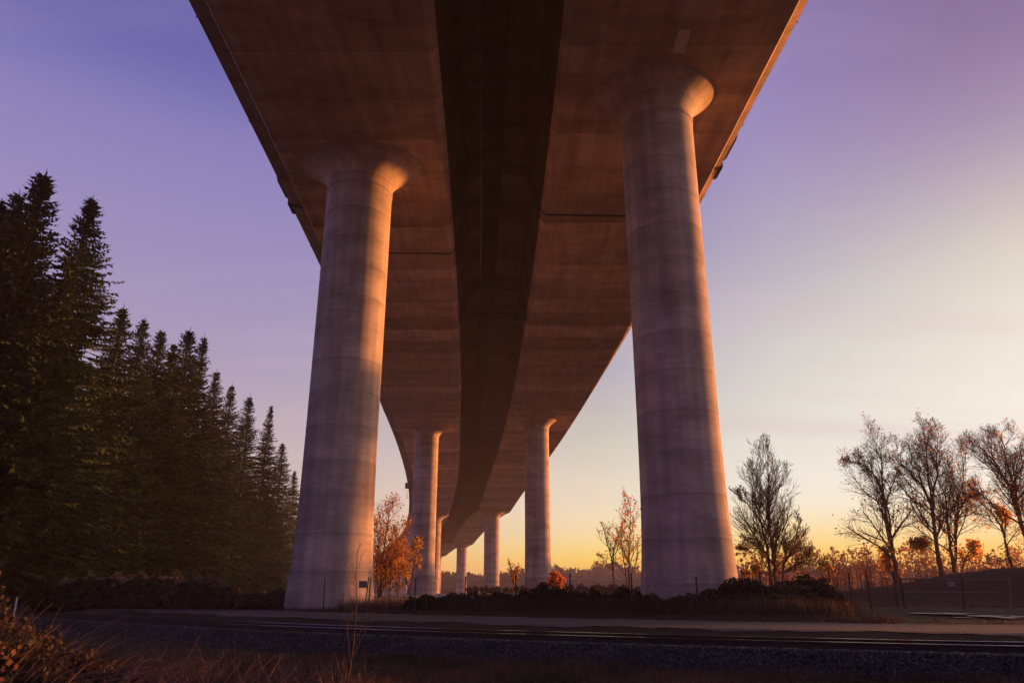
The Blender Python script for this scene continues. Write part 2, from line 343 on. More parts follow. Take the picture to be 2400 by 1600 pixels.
# loose stones on the bed
def rocks(n, d0, d1, x0, x1, r0, r1, name, label):
    t = U(x0, x1, n); d = U(d0, d1, n); s = slope(t); q = np.sqrt(1 + s * s)
    px, py = t - s / q * d, track_c(t) + d / q; r = U(r0, r1, n); P = np.stack([px, py, gz(px, py) + .012 + r * .35], -1)
    base = np.array([(1, 0, 0), (0, 1, 0), (-1, 0, 0), (0, -1, 0), (0, 0, 1), (0, 0, -1)], float)
    off = base[None] * r[:, None, None] * U(.5, 1.2, (n, 6, 1)) + r[:, None, None] * U(-.3, .3, (n, 6, 3))
    fa = np.array([(0, 1, 4), (1, 2, 4), (2, 3, 4), (3, 0, 4), (1, 0, 5), (2, 1, 5), (3, 2, 5), (0, 3, 5)])
    mb = MB(); mb.add((P[:, None] + off).reshape(-1, 3), (fa[None] + np.arange(n)[:, None, None] * 6).reshape(-1, 3))
    return tag(mb.build(name, M_STONE), label, 'gravel', kind='stuff')
rocks(24000, -2.5, -1.2, -24, 15, .022, .055, 'gravel', 'dark crushed stones loose on the railway bed')

# puddles lying on the road's far side
pud = [(2215, 1444.5, 62, 2.6), (2300, 1447.5, 44, 3.0), (2345, 1450, 24, 3.4), (2392, 1449, 22, 2.2), (2255, 1449, 18, 1.6)]
for i, (px, py, hw, hh) in enumerate(pud):
    r = ray(px, py); zt = .64; tt = (zt - CZ) / r[2]; c = r * tt + (0, 0, CZ); k = c[1] / r[1]
    a = np.arange(40) * 2 * pi / 40; rr = 1 + .25 * np.sin(a * 3 + i) + .18 * np.sin(a * 7 + 2 * i) + .1 * np.sin(a * 13)
    ex, ey = hw * k, hh * k * 19
    zw = float(max(gz(c[0] + ex * q_ * rr * np.cos(a), c[1] + ey * q_ * rr * np.sin(a)).max() for q_ in (.3, .7, 1.0))) + .028
    v = np.stack([c[0] + ex * rr * np.cos(a), c[1] + ey * rr * np.sin(a), 0 * a + zw], -1)
    mb = MB(); mb.add(np.vstack([v, [[c[0], c[1], zw]]]), [(j, (j + 1) % 40, 40) for j in range(40)])
    lab = ['long thin puddle, leftmost of the puddles by the gate', 'wide shiny puddle in the middle of the puddles by the gate', 'small round puddle just right of the widest one by the gate',
           'puddle cut by the right edge of the view near the gate', 'narrow sliver of puddle just below the longest one'][i]
    tag(mb.build('puddle', M_PUD), lab, 'puddle', 'puddles on the dirt road before the gate', 'thing')

# railway track: two rails, concrete sleepers
trk = empty('railway_track', (0, float(track_c(0)), .44), 'single railway track with two shiny rails curving across the picture', 'railway track')
def rel(o): o.location = -np.array(trk.location); return o
RAILZ = .65
rp = np.array([(-.065, -.165), (.065, -.165), (.065, -.15), (.010, -.13), (.010, -.045), (.036, -.035), (.036, -.004), (.030, 0), (-.030, 0), (-.036, -.004), (-.036, -.035), (-.010, -.045), (-.010, -.13), (-.065, -.15)])
for sgn in (-1, 1):
    t = np.arange(-55, 55, .5); s = slope(t); q = np.sqrt(1 + s * s); mbv = []
    d = sgn * .753 + rp[:, 0]
    P = np.stack([t[:, None] - (s / q)[:, None] * d, track_c(t)[:, None] + (1 / q)[:, None] * d, np.repeat(RAILZ + rp[None, :, 1], len(t), 0)], -1)
    P = np.concatenate([P, P[:, :1]], 1); k = P.shape[1]
    mb = MB(); mb.grid(P[:, :8]); mb.grid(P[:, 8:]); r_ = rel(mb.build('rail', M_RAIL, trk)); r_['label'] = 'nearer steel rail' if sgn < 0 else 'farther steel rail'
    mb = MB(); mb.grid(P[:, 6:10] + np.array((0, 0, .0015))); mb.build('rail_head', M_RAILTOP, r_)
# sleepers at equal arc length
tx = [-26.0]
while tx[-1] < 19.5: tx.append(tx[-1] + .61 / sqrt(1 + float(slope(tx[-1])) ** 2))
tmb = MB(); tmb.box((0, 0, 0), (.13, 1.27, .075)); tmesh = tmb.mesh('sleeper', M_TIE)
for x in tx[-98:]:
    o = bpy.data.objects.new('sleeper', tmesh); COL.objects.link(o); o.parent = trk
    s = float(slope(x)); o.location = (x - trk.location.x, float(track_c(x)) - trk.location.y, RAILZ - .165 - .088 + random.uniform(-.012, .006) - trk.location.z)
    o.rotation_euler.z = math.atan(s) + random.uniform(-.01, .01)

# ---------------------------------------------------------------- the viaduct
ABRIDGE = 1.95e-4
def gap(y): return np.minimum(7.6 + .016 * np.clip(y, -50, 400), 10.2)
def xr(y): return 3.6 - ABRIDGE * np.asarray(y, float) * np.abs(y)
def base_z(y): return np.interp(y, [-200, 200, 300, 455, 590, 720, 860, 1000], [33.5, 33.5, 32.6, 28.6, 27.4, 25.5, 23.5, 21.5])
HA = {'R': [(300, 73, 3.5), (455, 73, 3.6), (590, 65, 3.0), (720, 65, 2.6), (860, 65, 2.4)], 'L': [(310, 73, 3.5), (465, 73, 3.6), (600, 65, 3.0), (700, 65, 2.6), (860, 65, 2.4)]}
def haunch(y, side):
    y = np.asarray(y, float); h = np.zeros_like(y)
    for c, r, d in HA[side]: h = np.maximum(h, d * np.clip(1 - np.abs(y - c) / r, 0, 1) ** 2)
    return h
def centre(y): return xr(y) - gap(y) / 2
def frame(y):
    """centre of the gap and the unit vector to the right, across the deck"""
    e = .5; dx = (centre(y + e) - centre(y - e)) / (2 * e); q = np.sqrt(1 + dx * dx)
    return centre(y), 1 / q, -dx / q
def place(y, u, z):
    cx, nx, ny = frame(y); return np.stack([cx + nx * u, y + ny * u, CZ + z + 0 * u], -1)
via = empty('concrete_viaduct', (-1, 48, 0), 'tall twin concrete box girder viaduct on round flared columns curving away over the river', 'bridge')
def vrel(o): o.location = -np.array(via.location); return o
JY = {'L': 69.8, 'R': 62.0}
sts = sorted(set(list(np.arange(-60, 100, 2.0)) + list(np.arange(100, 260, 4.0)) + list(np.arange(260, 1080, 6.0))))
for side in 'LR':
    j = JY[side]; ys_ = np.array([v for v in sts if abs(v - j) > .5] + [j - .6, j - .24, j - .239, j + .239, j + .24, j + .6]); ys_.sort()
    inset = np.where(np.abs(ys_ - j) < .2395, .5, 0.0)
    g = gap(ys_); hx = haunch(ys_, side); dz = -.5 if side == 'L' else 0.0; b = base_z(ys_) + dz; co = (-(g / 2 + 6.7) if side == 'L' else (g / 2 + 7)); hb = (6.7 if side == 'L' else 7) - .22 * hx; i = inset
    wl, wr = (2.5 + 0 * g, 1.4 + 0 * g) if side == 'L' else (g - 2.8 - 2.0 - 1.1, 2.3 + 0 * g)
    def bw(a): return a - i
    R_ = .55; Ro = .12; arc = [(R_ * (1 - sin(q)), R_ * (1 - cos(q))) for q in (pi / 8, pi / 4, 3 * pi / 8)]
    rr_, rl_ = (Ro, R_) if side == 'R' else (R_, Ro)
    sec = [(-hb + rl_ + i, b - hx + i), (hb - rr_ - i, b - hx + i)] + [(hb - a_ * rr_ / R_ - i, b - hx + c_ * rr_ / R_ + i) for a_, c_ in arc] + [(hb + .22 * rr_ - i, b - hx + rr_ + i),
           (8.1 - .05 - i, b + 4.75 + i), (8.1 + .25 - i, b + 5.0 + i), (8.1 + wr - i, b + 5.42 + i), (8.1 + wr - i * .5, b + 5.78)]
    if side == 'R': sec += [(8.1 + wr + .03 - i * .5, b + 5.80), (8.1 + wr - .02 - i * .5, b + 6.72), (8.1 + wr - .25, b + 6.72), (8.1 + wr - .40, b + 5.80)]
    if side == 'L': sec += [(-8.1 - wl + .40, b + 5.80), (-8.1 - wl + .25, b + 6.72), (-8.1 - wl + .02 + i * .5, b + 6.72), (-8.1 - wl - .03 + i * .5, b + 5.80)]
    sec += [(-8.1 - wl + i * .5, b + 5.78), (-8.1 - wl + i, b + 5.42 + i), (-8.1 - .25 + i, b + 5.0 + i), (-8.1 + .05 + i, b + 4.75 + i), (-hb - .22 * rl_ + i, b - hx + rl_ + i)] + [(-hb + a_ * rl_ / R_ + i, b - hx + c_ * rl_ / R_ + i) for a_, c_ in arc[::-1]]
    P = np.stack([place(ys_, co + a, z) for a, z in sec], 1)
    P = np.concatenate([P, P[:, :1]], 1); mb = MB()
    ks = 14 if side == 'R' else 10
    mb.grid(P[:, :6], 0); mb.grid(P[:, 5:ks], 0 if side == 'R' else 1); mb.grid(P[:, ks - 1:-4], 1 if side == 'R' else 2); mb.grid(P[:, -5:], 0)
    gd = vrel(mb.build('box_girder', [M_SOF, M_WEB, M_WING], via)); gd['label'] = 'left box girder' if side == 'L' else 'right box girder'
    # dark strip just inside the joint, standing in for its shaded gap
    k0 = int(np.where(inset > 0)[0][0]) - 1; Pj = P[k0]; cm_ = Pj.mean(0); Pj2 = P[k0 + 3]
    out_ = lambda q: q - np.sign(q - cm_) * np.array([.05, 0, .05])
    mb = MB(); mb.grid(np.stack([out_(Pj), out_(Pj2)], 0)); mb.build('joint_dark_strip', M_STEEL, gd)
    # thickened corbels of the barrier at the joint
    out = (co - 8.1 - wl - .12) if side == 'L' else (co + 8.1 + wr + .12)
    mb = MB()
    for y0, y1, th, zb in ((j - 5.2, j - .9, .10, 5.5), (j - .6, j + 2.4, .17, 5.4)):
        yy = np.linspace(y0, y1, 8); oo = np.interp(yy, ys_, out); bb = base_z(yy) + dz; tp = np.where((np.arange(8) == 0) | (np.arange(8) == 7), .05, th); sg = -1 if side == 'L' else 1
        P = np.stack([place(yy, oo - sg * .3, bb + zb + .35 * (1 - tp / th)), place(yy, oo + sg * tp, bb + zb + .3 * (1 - tp / th)), place(yy, oo + sg * tp, bb + 6.78), place(yy, oo - sg * .3, bb + 6.78)], 1)
        mb.grid(np.concatenate([P, P[:, :1]], 1)); mb.add(P[0], [(0, 1, 2, 3)]); mb.add(P[-1], [(3, 2, 1, 0)])
    mb.build('barrier_corbel', M_WEB, gd)
    # drain stubs under the barrier
    for yy in np.arange(18, 170, 12.5):
        p = place(np.array([yy]), np.array([float(np.interp(yy, ys_, out))]), base_z(np.array([yy])) + 5.75 + dz)[0]
        sg = -1 if side == 'L' else 1
        mb = MB(); mb.tube([p + (-sg * .1, 0, 0), p + (sg * .12, 0, -.02)], .06, 6, cap=True); mb.build('drain_pipe', M_STEEL, gd)
# closure slab between the two decks, with a groove along each side
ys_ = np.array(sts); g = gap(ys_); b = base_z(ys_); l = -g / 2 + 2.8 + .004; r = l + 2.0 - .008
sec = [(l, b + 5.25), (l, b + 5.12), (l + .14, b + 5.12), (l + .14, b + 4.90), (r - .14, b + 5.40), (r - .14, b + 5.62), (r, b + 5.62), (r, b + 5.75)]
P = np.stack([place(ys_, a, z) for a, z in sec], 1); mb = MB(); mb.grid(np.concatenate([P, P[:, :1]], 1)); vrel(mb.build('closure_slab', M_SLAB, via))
# hinge bracket blocks in the gap by the joint
for side, y0 in (('R', 55.0), ('L', 68.0)):
    mb = MB(); yy = np.linspace(y0, y0 + 3.6, 3); gg = gap(yy); a0 = (gg / 2 - 3.3) if side == 'R' else (-gg / 2 + 1.25)
    P = np.stack([place(yy, a0 + a, base_z(yy) + z - (.5 if side == 'L' else 0)) for a, z in ((0, 4.72), (1.5, 4.62), (1.5, 5.3), (0, 5.4))], 1)
    mb.grid(np.concatenate([P, P[:, :1]], 1)); mb.add(P[0], [(0, 1, 2, 3)]); mb.add(P[-1], [(3, 2, 1, 0)]); vrel(mb.build('hinge_block', M_WEB, via))
# access hatch in the right soffit
p0 = atY(1594, 60, 38.9); mb = MB(); mb.box((p0[0], 38.9, CZ + 33.5 - .012), (.38, 1.05, .014)); h_ = vrel(mb.build('access_hatch', plain('hatch_plate', (.8, .66, .58), .7), via))

def pier(side, yc, D=4.9, gnd_z=.75, near=False, dx=0.0):
    gg = float(gap(yc)); co = (-(gg / 2 + 6.7) if side == 'L' else gg / 2 + 7) + dx
    cx, nx, ny = (float(v) for v in frame(np.float64(yc))); px, py = cx + nx * co, yc + ny * co
    H = CZ + float(base_z(yc)) - (.5 if side == 'L' else 0) - float(haunch(np.array([yc]), side)[0]); R = D / 2; nseg = 96 if near else 48
    zs = np.concatenate([np.linspace(gnd_z - 2.5, gnd_z, 3), np.linspace(gnd_z + .3, gnd_z + 12, 26), np.linspace(gnd_z + 13, H - 2.75, 12)])
    rr = R * (1 + .19 * np.exp(-np.clip(zs - gnd_z, 0, None) / 3.2) + .012 * np.clip((zs - gnd_z) / H, 0, 1))
    mb = MB(); mb.lathe(np.stack([rr, zs], -1), nseg, (px - via.location.x, py - via.location.y))
    o = mb.build('column', M_COL, via, smooth=True)
    # ring band and trumpet-shaped capital, longer across the deck than along it
    rt = rr[-1]; prof = [(rt - .02, rt - .02, H - 2.75), (rt + .05, rt + .05, H - 2.74), (rt + .05, rt + .05, H - 2.34), (rt, rt, H - 2.32)]
    ex, ey = R * (1.0 if side == 'L' and near else .78), R * .50
    for k in range(0, 17):
        a = k / 16; q = a ** 2.0; prof.append((rt + ex * q, rt + ey * q, H - 2.30 + 2.28 * a))
    mb = MB(); mb.lathe(np.array(prof), nseg, (px - via.location.x, py - via.location.y)); mb.build('capital', M_COL, o, smooth=True)
    return o, px, py
PR = [(-60, 4.9), (44.3, 4.9), (150, 5.0), (300, 6.0), (455, 6.1), (590, 6.1), (720, 6), (860, 6)]; PL = [(-51, 4.9), (53.4, 5.1), (158, 5.0), (310, 6.0), (465, 6.1), (600, 6.1), (700, 6), (860, 6)]
for side, lst in (('R', PR), ('L', PL)):
    for y, D in lst:
        g0 = float(gz(float(place(np.float64(y), 0, 0)[0]), y)); o, px, py = pier(side, y, D, max(g0, -6.5) if y > 180 else (.9 if y < 60 else .8), y < 60, {(150, 'R'): -1.1, (300, 'R'): -1.0, (158, 'L'): -.3, (53.4, 'L'): -.3}.get((y, side), 0.0))
# small plate on the near right column
a = radians(-97); mb = MB(); mb.box((9.95 + 2.83 * cos(a) - via.location.x, 44.3 + 2.83 * sin(a) - via.location.y, 2.35), (.24, .03, .16), a + pi / 2); mb.build('number_plate', plain('plate', (.4, .33, .33), .7), via)
# inspection platform hung between the two girders
yg = 90.5; gg = float(gap(yg)); cxx, nx, ny = (float(v) for v in frame(np.float64(yg))); zb = CZ + 33.5 - .1
gan = empty('inspection_platform', (cxx, yg, zb), 'dark steel inspection platform with railing hung between the two girders', 'platform')
wd = gg - .25
mb = MB(); mb.box((0, 0, .12), (wd / 2, .55, .05)); mb.box((0, -.55, .1), (wd / 2, .05, .16)); mb.box((0, .55, .1), (wd / 2, .05, .16)); mb.build('walkway', M_STEEL, gan)
mb = MB()
for sy in (-.55, .55):
    for z in (.75, 1.25): mb.tube([(-wd / 2, sy, z), (wd / 2, sy, z)], .035, 6, cap=True)
    for k in range(13): x = -wd / 2 + wd * k / 12; mb.tube([(x, sy, .1), (x, sy, 1.25)], .03, 5, cap=True)
mb.build('railing', M_STEEL, gan)
for sx in (-1, 1):
    for sy in (-.5, .5):
        mb = MB(); x = sx * (wd / 2 - .35); mb.tube([(x, sy, .1), (x - sx * .9, sy, 5.0)], .05, 6, cap=True); mb.build('hanger', M_STEEL, gan)

# ---------------------------------------------------------------- vegetation builders
def conifer_mesh(H, R, seed, n_fine=1.0):
    g = np.random.default_rng(seed); mb = MB(); lop = g.uniform(0, 6.28)
    nbr = int(H * 25); zb = np.sort(.05 * H + (H * .985 - .05 * H) * g.random(nbr) ** .92); lay = np.sin(zb * 5.1 / (1.2 - .5 * zb / H) + g.uniform(0, 6))
    dead = g.uniform(0, 6.28)
    for q_, z in enumerate(zb):
        f = z / H; th = q_ * 2.4 + g.uniform(-.5, .5)
        L = (R * (1 - f) ** .94 * (.93 + .25 * sin(pi * f)) + .18) * g.uniform(.34, 1.0) ** .8 * 1.15 * (1 + .16 * cos(th - lop)) * (1 + .12 * lay[q_])
        if f < .2: L *= .75 + 1.2 * f
        if cos(th - dead) > .8 and .3 < f < .6: L *= .55
        m = max(4, int(L / .20)); s = np.linspace(.10, 1, m); rise = .50 * (f - .60) + g.uniform(-.14, .12)
        out = s * L; zz = z + out * rise - .055 * (1.1 - f) * out ** 1.6 + .22 * L * np.clip(s - .62, 0, 1)
        c, sn = cos(th), sin(th); bend = g.uniform(-.12, .12) * out * s; P = np.stack([out * c - bend * sn, out * sn + bend * c, zz], -1)
        d = unit(np.gradient(P, axis=0)); side = np.array([-sn, c, 0])
        ln = (.24 + .19 * L * np.sin(pi * np.clip(s, .05, .93) ** .8) * .6) * g.uniform(.5, 1.35, m)
        for sg in (-1, 1):
            D = d * g.uniform(.6, 1.2, (m, 1)) + sg * side * g.uniform(.45, 1.0, (m, 1)); D[:, 2] -= g.uniform(-.1, .45, m); D = unit(D) * ln[:, None]
            S = unit(np.cross(unit(D), [0, 0, 1])) * .10; S[:, 2] += g.uniform(-.06, .06, m)
            mb.blades(P, D, S)
        D = d * .45 + g.normal(0, .28, (m, 3)); D[:, 2] -= .65; D = unit(D) * (ln * g.uniform(.4, 1.3, m))[:, None]; S = unit(np.cross(unit(D), side)) * .10
        mb.blades(P, D, S); mb.blades(P[-1:], d[-1:] * .45, side[None] * .05)
    # leader
    mb.blades(np.array([[0, 0, H - .8]]), np.array([[0, 0, 1.3]]), np.array([[.05, 0, 0]]))
    tr = MB(); zs = np.linspace(-.5, H - .6, 14); tr.tube(np.stack([.1 * np.sin(zs * .3), .1 * np.cos(zs * .23), zs], -1), .46 * (1 - zs / H) ** .8 + .03, 8)
    return mb.mesh('crown', M_CON), tr.mesh('trunk', M_BARKC)
CH = 36.0
VAR = [conifer_mesh(CH, r_, s_) for r_, s_ in ((8.4, 1), (7.4, 2), (6.8, 3), (8.0, 4), (7.2, 5), (9.0, 6))]
def conifer(px, py, h, dist_=None, var=None, label=None, sc=None):
    if sc: sc *= 1.15
    """a tree whose tip is seen through (px, py): the height fixes the distance"""
    r = ray(px, py); hh = math.hypot(r[0], r[1]); g0 = .7; tip = h + g0 - CZ
    D = tip / (r[2] / hh); x, y = r[0] / hh * D, r[1] / hh * D
    v = (var + (int(abs(px)) % 2) * 3) % 6; cm, tm = VAR[v]; s = h / CH
    e = empty('conifer', (x, y, float(gz(x, y)) - .1), label, 'conifer', 'dark conifers in the row left of the viaduct', rz=float(U(0, 6.28)))
    e.scale = ((sc or 1) * s * float(U(.92, 1.1)), (sc or 1) * s * float(U(.92, 1.1)), s); e.rotation_euler.x = float(U(-.02, .02))
    for n_, me in (('trunk', tm), ('crown', cm)):
        o = bpy.data.objects.new(n_, me); COL.objects.link(o); o.parent = e
    return e
cons = [  # tip px, tip py, height, variant, width, label
 (-40, 470, 33, 0, 1.15, 'dark conifer whose tip is cut by the left edge of the view'),
 (12, 446, 35, 1, 1.0, 'dark conifer at the left edge, first full tip left of the tallest conifer'),
 (55, 440, 38, 2, .9, 'thin dark spire squeezed against the left flank of the tallest conifer'),
 (98, 398, 38, 3, 1.1, 'tallest dark conifer, highest tip of the whole row'),
 (209, 449, 37, 0, .95, 'second tallest conifer, with open ragged branches, just right of the tallest'),
 (296, 716, 30, 1, 1.1, 'conifer with a low tip half hidden under the ragged second tallest one'),
 (338, 742, 31, 2, 1.0, 'left one of the three small tips between the ragged conifer and the twin tips'),
 (378, 768, 31, 3, 1.0, 'middle one of the three small tips between the ragged conifer and the twin tips'),
 (415, 800, 30, 1, .95, 'short conifer tip just left of the twin tips'),
 (450, 768, 34, 0, .95, 'left one of the twin pointed tips halfway along the conifer row'),
 (482, 790, 34, 2, .95, 'right one of the twin pointed tips halfway along the conifer row'),
 (512, 868, 32, 3, .9, 'short conifer on the right shoulder of the twin tips'),
 (543, 900, 33, 1, .85, 'slim spire, fourth conifer from the left-hand column'),
 (588, 928, 34, 0, .85, 'bushy tip, third conifer from the left-hand column'),
 (630, 946, 35, 2, .8, 'narrow pointed spire, second conifer from the left-hand column'),
 (667, 1036, 33, 3, .9, 'broad low conifer, last but one before the left-hand column'),
 (694, 1100, 33, 1, .9, 'last and farthest conifer, its flank disappearing behind the left-hand column'),
 (716, 1190, 31, 0, .9, 'low far conifer hidden mostly behind the left-hand column'),
 (-130, 420, 30, 3, 1.3, 'near dark conifer filling the lower left with only its flank in view'),
 (150, 640, 27, 2, 1.4, 'shorter dark conifer in front of the tallest and the ragged one'),
 (60, 760, 22, 1, 1.5, 'low broad conifer in front, left of the hedge end'),
 (255, 850, 22, 0, 1.5, 'low broad conifer in front of the ragged one, above the hedge'),
 (385, 960, 21, 3, 1.5, 'low olive conifer in front of the three small tips'),
 (500, 1030, 22, 2, 1.4, 'low olive conifer in front of the twin tips'),
 (590, 1110, 22, 1, 1.3, 'low olive conifer in front of the slim spires near the column'),
]
for px, py, h, v, sc_, lab in cons: conifer(px, py, h, None, v, lab, sc_)

for i_, (x_, y_, h_) in enumerate([(x0_, y0_, h0_ * .8) for x0_, y0_, h0_ in [(62, 18, 19), (66, 25, 22), (63, 31, 18), (70, 37, 23), (72, 45, 17), (78, 50, 21), (66, 12, 21), (60, 6, 18), (84, 57, 15), (58, -2, 20), (90, 61, 18), (56, -9, 19), (98, 66, 14)]]):  # belt out of view, added to shade the foreground and lower columns
    cm, tm = VAR[i_ % 4]; e = empty('conifer', (x_, y_, float(gz(x_, y_)) - .1), 'unseen conifer added beyond the right edge of the view for its shade', 'conifer', 'unseen conifer belt added for shade on the right', rz=i_ * 1.3); e.scale = (h_ / CH * 1.3, h_ / CH * 1.3, h_ / CH)
    for n_, me in (('trunk', tm), ('crown', cm)): o = bpy.data.objects.new(n_, me); COL.objects.link(o); o.parent = e

def tree_tubes(mb, lf, g, p, d, L, r, lvl, mx, P):
    """grows one limb and its branches: mb takes wood, lf collects leaf spots"""
    k = 7 if lvl < 2 else 4; pts = [p]; dd = d.copy()
    for _ in range(k):
        dd = unit(dd + g.normal(0, P['wig'], 3) + np.array([0, 0, P['up'] * (1 if lvl else .3)])); pts.append(pts[-1] + dd * L / k)
    pts = np.array(pts); rad = np.linspace(r, r * (.45 if lvl else .35), k + 1); mb.tube(pts, np.maximum(rad, P['rmin']), 7 if lvl == 0 else (5 if lvl == 1 else 3))
    grow_from(mb, lf, g, pts, rad, L, lvl, mx, P)
def grow_from(mb, lf, g, pts, rad, L, lvl, mx, P):
    k = len(pts) - 1
    if lvl >= mx:
        n = g.poisson(P['leaf'](pts[-1][2]));
        for _ in range(n): lf.append(pts[g.integers(1, k + 1)] + g.normal(0, P.get('spread', .12), 3))
        return
    nb = P['n'][lvl]; t0 = P['t0'][lvl] if lvl < len(P['t0']) else .2
    for i in range(nb):
        t = t0 + (1 - t0) * (i + g.random()) / nb; t = min(t, .99); idx = t * k; a = int(idx); f = idx - a; q = pts[a] * (1 - f) + pts[a + 1] * f
        ax = unit(pts[a + 1] - pts[a]); rnd = unit(np.cross(ax, g.normal(0, 1, 3))); an = g.uniform(*P['ang']); nd = ax * cos(an) + rnd * sin(an)
        LL = L * P['len'][lvl] * (1.25 - (.72 if lvl else .8) * t) * g.uniform(.7, 1.2); rr = (rad[a] * (1 - f) + rad[a + 1] * f)
        tree_tubes(mb, lf, g, q, unit(nd), LL, rr * .55, lvl + 1, mx, P)
def bare_tree(name, loc, limbs, seed, P, label, cat='tree', group=None, leafm=None, leafs=(.10, .2), rmin=.012, flip=False):
    """limbs: list of (points [(x, y, z)...], base radius, tip radius, number of branches)"""
    g = np.random.default_rng(seed); P = dict(P); P['rmin'] = rmin; mb = MB(); lf = []
    for pts, r0, r1, nb in limbs:
        pts = np.array(pts, float); k = len(pts); tt = np.linspace(0, k - 1, (k - 1) * 4 + 1)
        pp = np.stack([np.interp(tt, np.arange(k), pts[:, i]) for i in range(3)], -1)
        ker = np.array([.25, .5, .25]); q = pp.copy(); q[1:-1] = pp[:-2] * .25 + pp[1:-1] * .5 + pp[2:] * .25; q[1:-1] += g.normal(0, .03, (len(q) - 2, 3)) * (pts[-1, 2] / 12)
        rad = np.linspace(r0, r1, len(q)) * .85; mb.tube(q, rad, 8); L = float(np.sum(np.linalg.norm(np.diff(pts, axis=0), axis=1)))
        PP = dict(P); PP['n'] = [nb] + list(P['n'][1:]); grow_from(mb, lf, g, q, rad, L * P.get('lf0', 1.0), 0, P['mx'], PP)
    e = empty(name, loc, label, cat, group); mb.build('trunk', M_BARK, e)
    if lf:
        lf = np.array(lf); n = len(lf); s = U(leafs[0], leafs[1], (n, 1)); A = unit(RNG.normal(0, 1, (n, 3))) * s; B = unit(np.cross(A, RNG.normal(0, 1, (n, 3)))) * s * .6
        c = MB(); c.quads(lf, A, B); c.build('crown', leafm or M_LEAFD, e)
    return e
def P_(n=(10, 7, 5, 4), mx=3, leaf=lambda z: .5, wig=.10, up=.05, ang=(.45, .95), len_=(.32, .5, .55, .55), t0=(.25, .2, .2, .2), spread=.12, lf0=1.0):
    return dict(n=n, mx=mx, leaf=leaf, wig=wig, up=up, ang=ang, len=len_, t0=t0, spread=spread, lf0=lf0)
def base(px, Yd, py=1380): p = atY(px, py, Yd); return (p[0], Yd, float(gz(p[0], Yd)) - .1)
def S(px0, py0, pts, Yd, dy=None):
    """limb points given as photo pixels, turned into metres at the tree's own distance, with some depth"""
    b = atY(px0, py0, Yd); out = []
    for i, q in enumerate(pts):
        p = atY(q[0], q[1], Yd); dep = q[2] if len(q) > 2 else 0
        out.append((p[0] - b[0], dep, p[2] - b[2]))
    return out
def S2(px0, Yd, pts):
    b = base(px0, Yd); out = []
    for q in pts:
        p = atY(q[0], q[1], Yd); out.append((p[0] - b[0], q[2] if len(q) > 2 else 0, p[2] - b[2]))
    return b, out
def pixel_tree(name, px0, Yd, limbs, seed, P, label, **kw):
    b = base(px0, Yd); L = []
    for pts, r0, r1, nb in limbs: L.append((S2(px0, Yd, pts)[1], r0, r1, nb))
    return bare_tree(name, b, L, seed, P, label, **kw)
GT = 'half bare trees at the riverside on the right'
low = lambda z0, hi, lo: (lambda z: hi * float(np.clip(1 - z / z0, 0, 1)) + lo)
# the lone tree right of the right column
pixel_tree('bare_tree', 1812, 78, [
    ([(1817, 1375), (1815, 1330), (1809, 1280), (1803, 1220), (1802, 1150), (1800, 1064)], .24, .04, 22),
    ([(1812, 1378, .3), (1806, 1330, .4), (1803, 1270, .8), (1790, 1220, 1), (1778, 1170, 1.3), (1765, 1110, 1.5)], .20, .03, 18),
    ([(1828, 1380, -.3), (1832, 1345, -.4), (1840, 1335, -.6), (1862, 1320, -1), (1885, 1312, -1.4), (1925, 1328, -1.8)], .15, .03, 12),
    ([(1832, 1340, -.4), (1834, 1318, -.5), (1850, 1300, 0), (1868, 1270, .5), (1880, 1225, .8)], .13, .03, 14),
    ([(1806, 1300, .3), (1780, 1285, 0), (1752, 1283, -.3), (1732, 1290, -.6)], .09, .02, 9),
    ([(1803, 1250, .3), (1775, 1210, 0), (1745, 1175, -.3), (1722, 1160, -.8)], .10, .02, 10),
    ([(1808, 1345, .3), (1780, 1340, .3), (1750, 1352, .4)], .06, .02, 5)],
    3, P_(n=(16, 10, 7, 4), mx=3, leaf=low(7, 1.6, .10), len_=(.42, .52, .6), t0=(.14, .08, .1), up=.10, ang=(.35, .8)), 'lone half bare tree with twin trunks just right of the right-hand column', group=GT, leafs=(.05, .11))
pB = P_(n=(14, 10, 7, 3), mx=3, leaf=low(14, 3.2, .22), len_=(.42, .52, .6), t0=(.18, .10, .1), up=.08, spread=.3)
pixel_tree('bare_tree', 2104, 92, [
    ([(2103, 1370), (2097, 1320), (2088, 1260), (2075, 1200), (2068, 1150), (2068, 1090), (2060, 1045)], .34, .05, 20),
    ([(2098, 1368, .2), (2092, 1330, .3), (2086, 1290, .5)], .14, .04, 4),
    ([(2070, 1165, 0), (2050, 1110, 0), (2020, 1085, .5), (1998, 1078, 1)], .12, .03, 12),
    ([(2074, 1185, 0), (2095, 1140, .6), (2110, 1110, 1)], .11, .03, 9)],
    5, pB, 'leaning half bare tree at the foot of the levee, leftmost of the tall group', group=GT, leafs=(.06, .14))
pixel_tree('bare_tree', 2208, 96, [
    ([(2208, 1352), (2198, 1300), (2190, 1240), (2184, 1190), (2166, 1140), (2130, 1105), (2100, 1068)], .36, .05, 18),
    ([(2186, 1200, 0), (2192, 1150, .5), (2206, 1110, .8), (2204, 1070, 1), (2212, 1010, 1.2)], .2, .04, 18),
    ([(2186, 1185, 0), (2168, 1120, -.6), (2163, 1060, -1), (2150, 1005, -1.2)], .17, .04, 14),
    ([(2196, 1300, 0), (2170, 1278, -.4), (2140, 1270, -.8)], .09, .03, 8)],
    8, pB, 'tallest half bare tree with a wide forked crown, middle of the group on the levee', group=GT, leafs=(.06, .14))
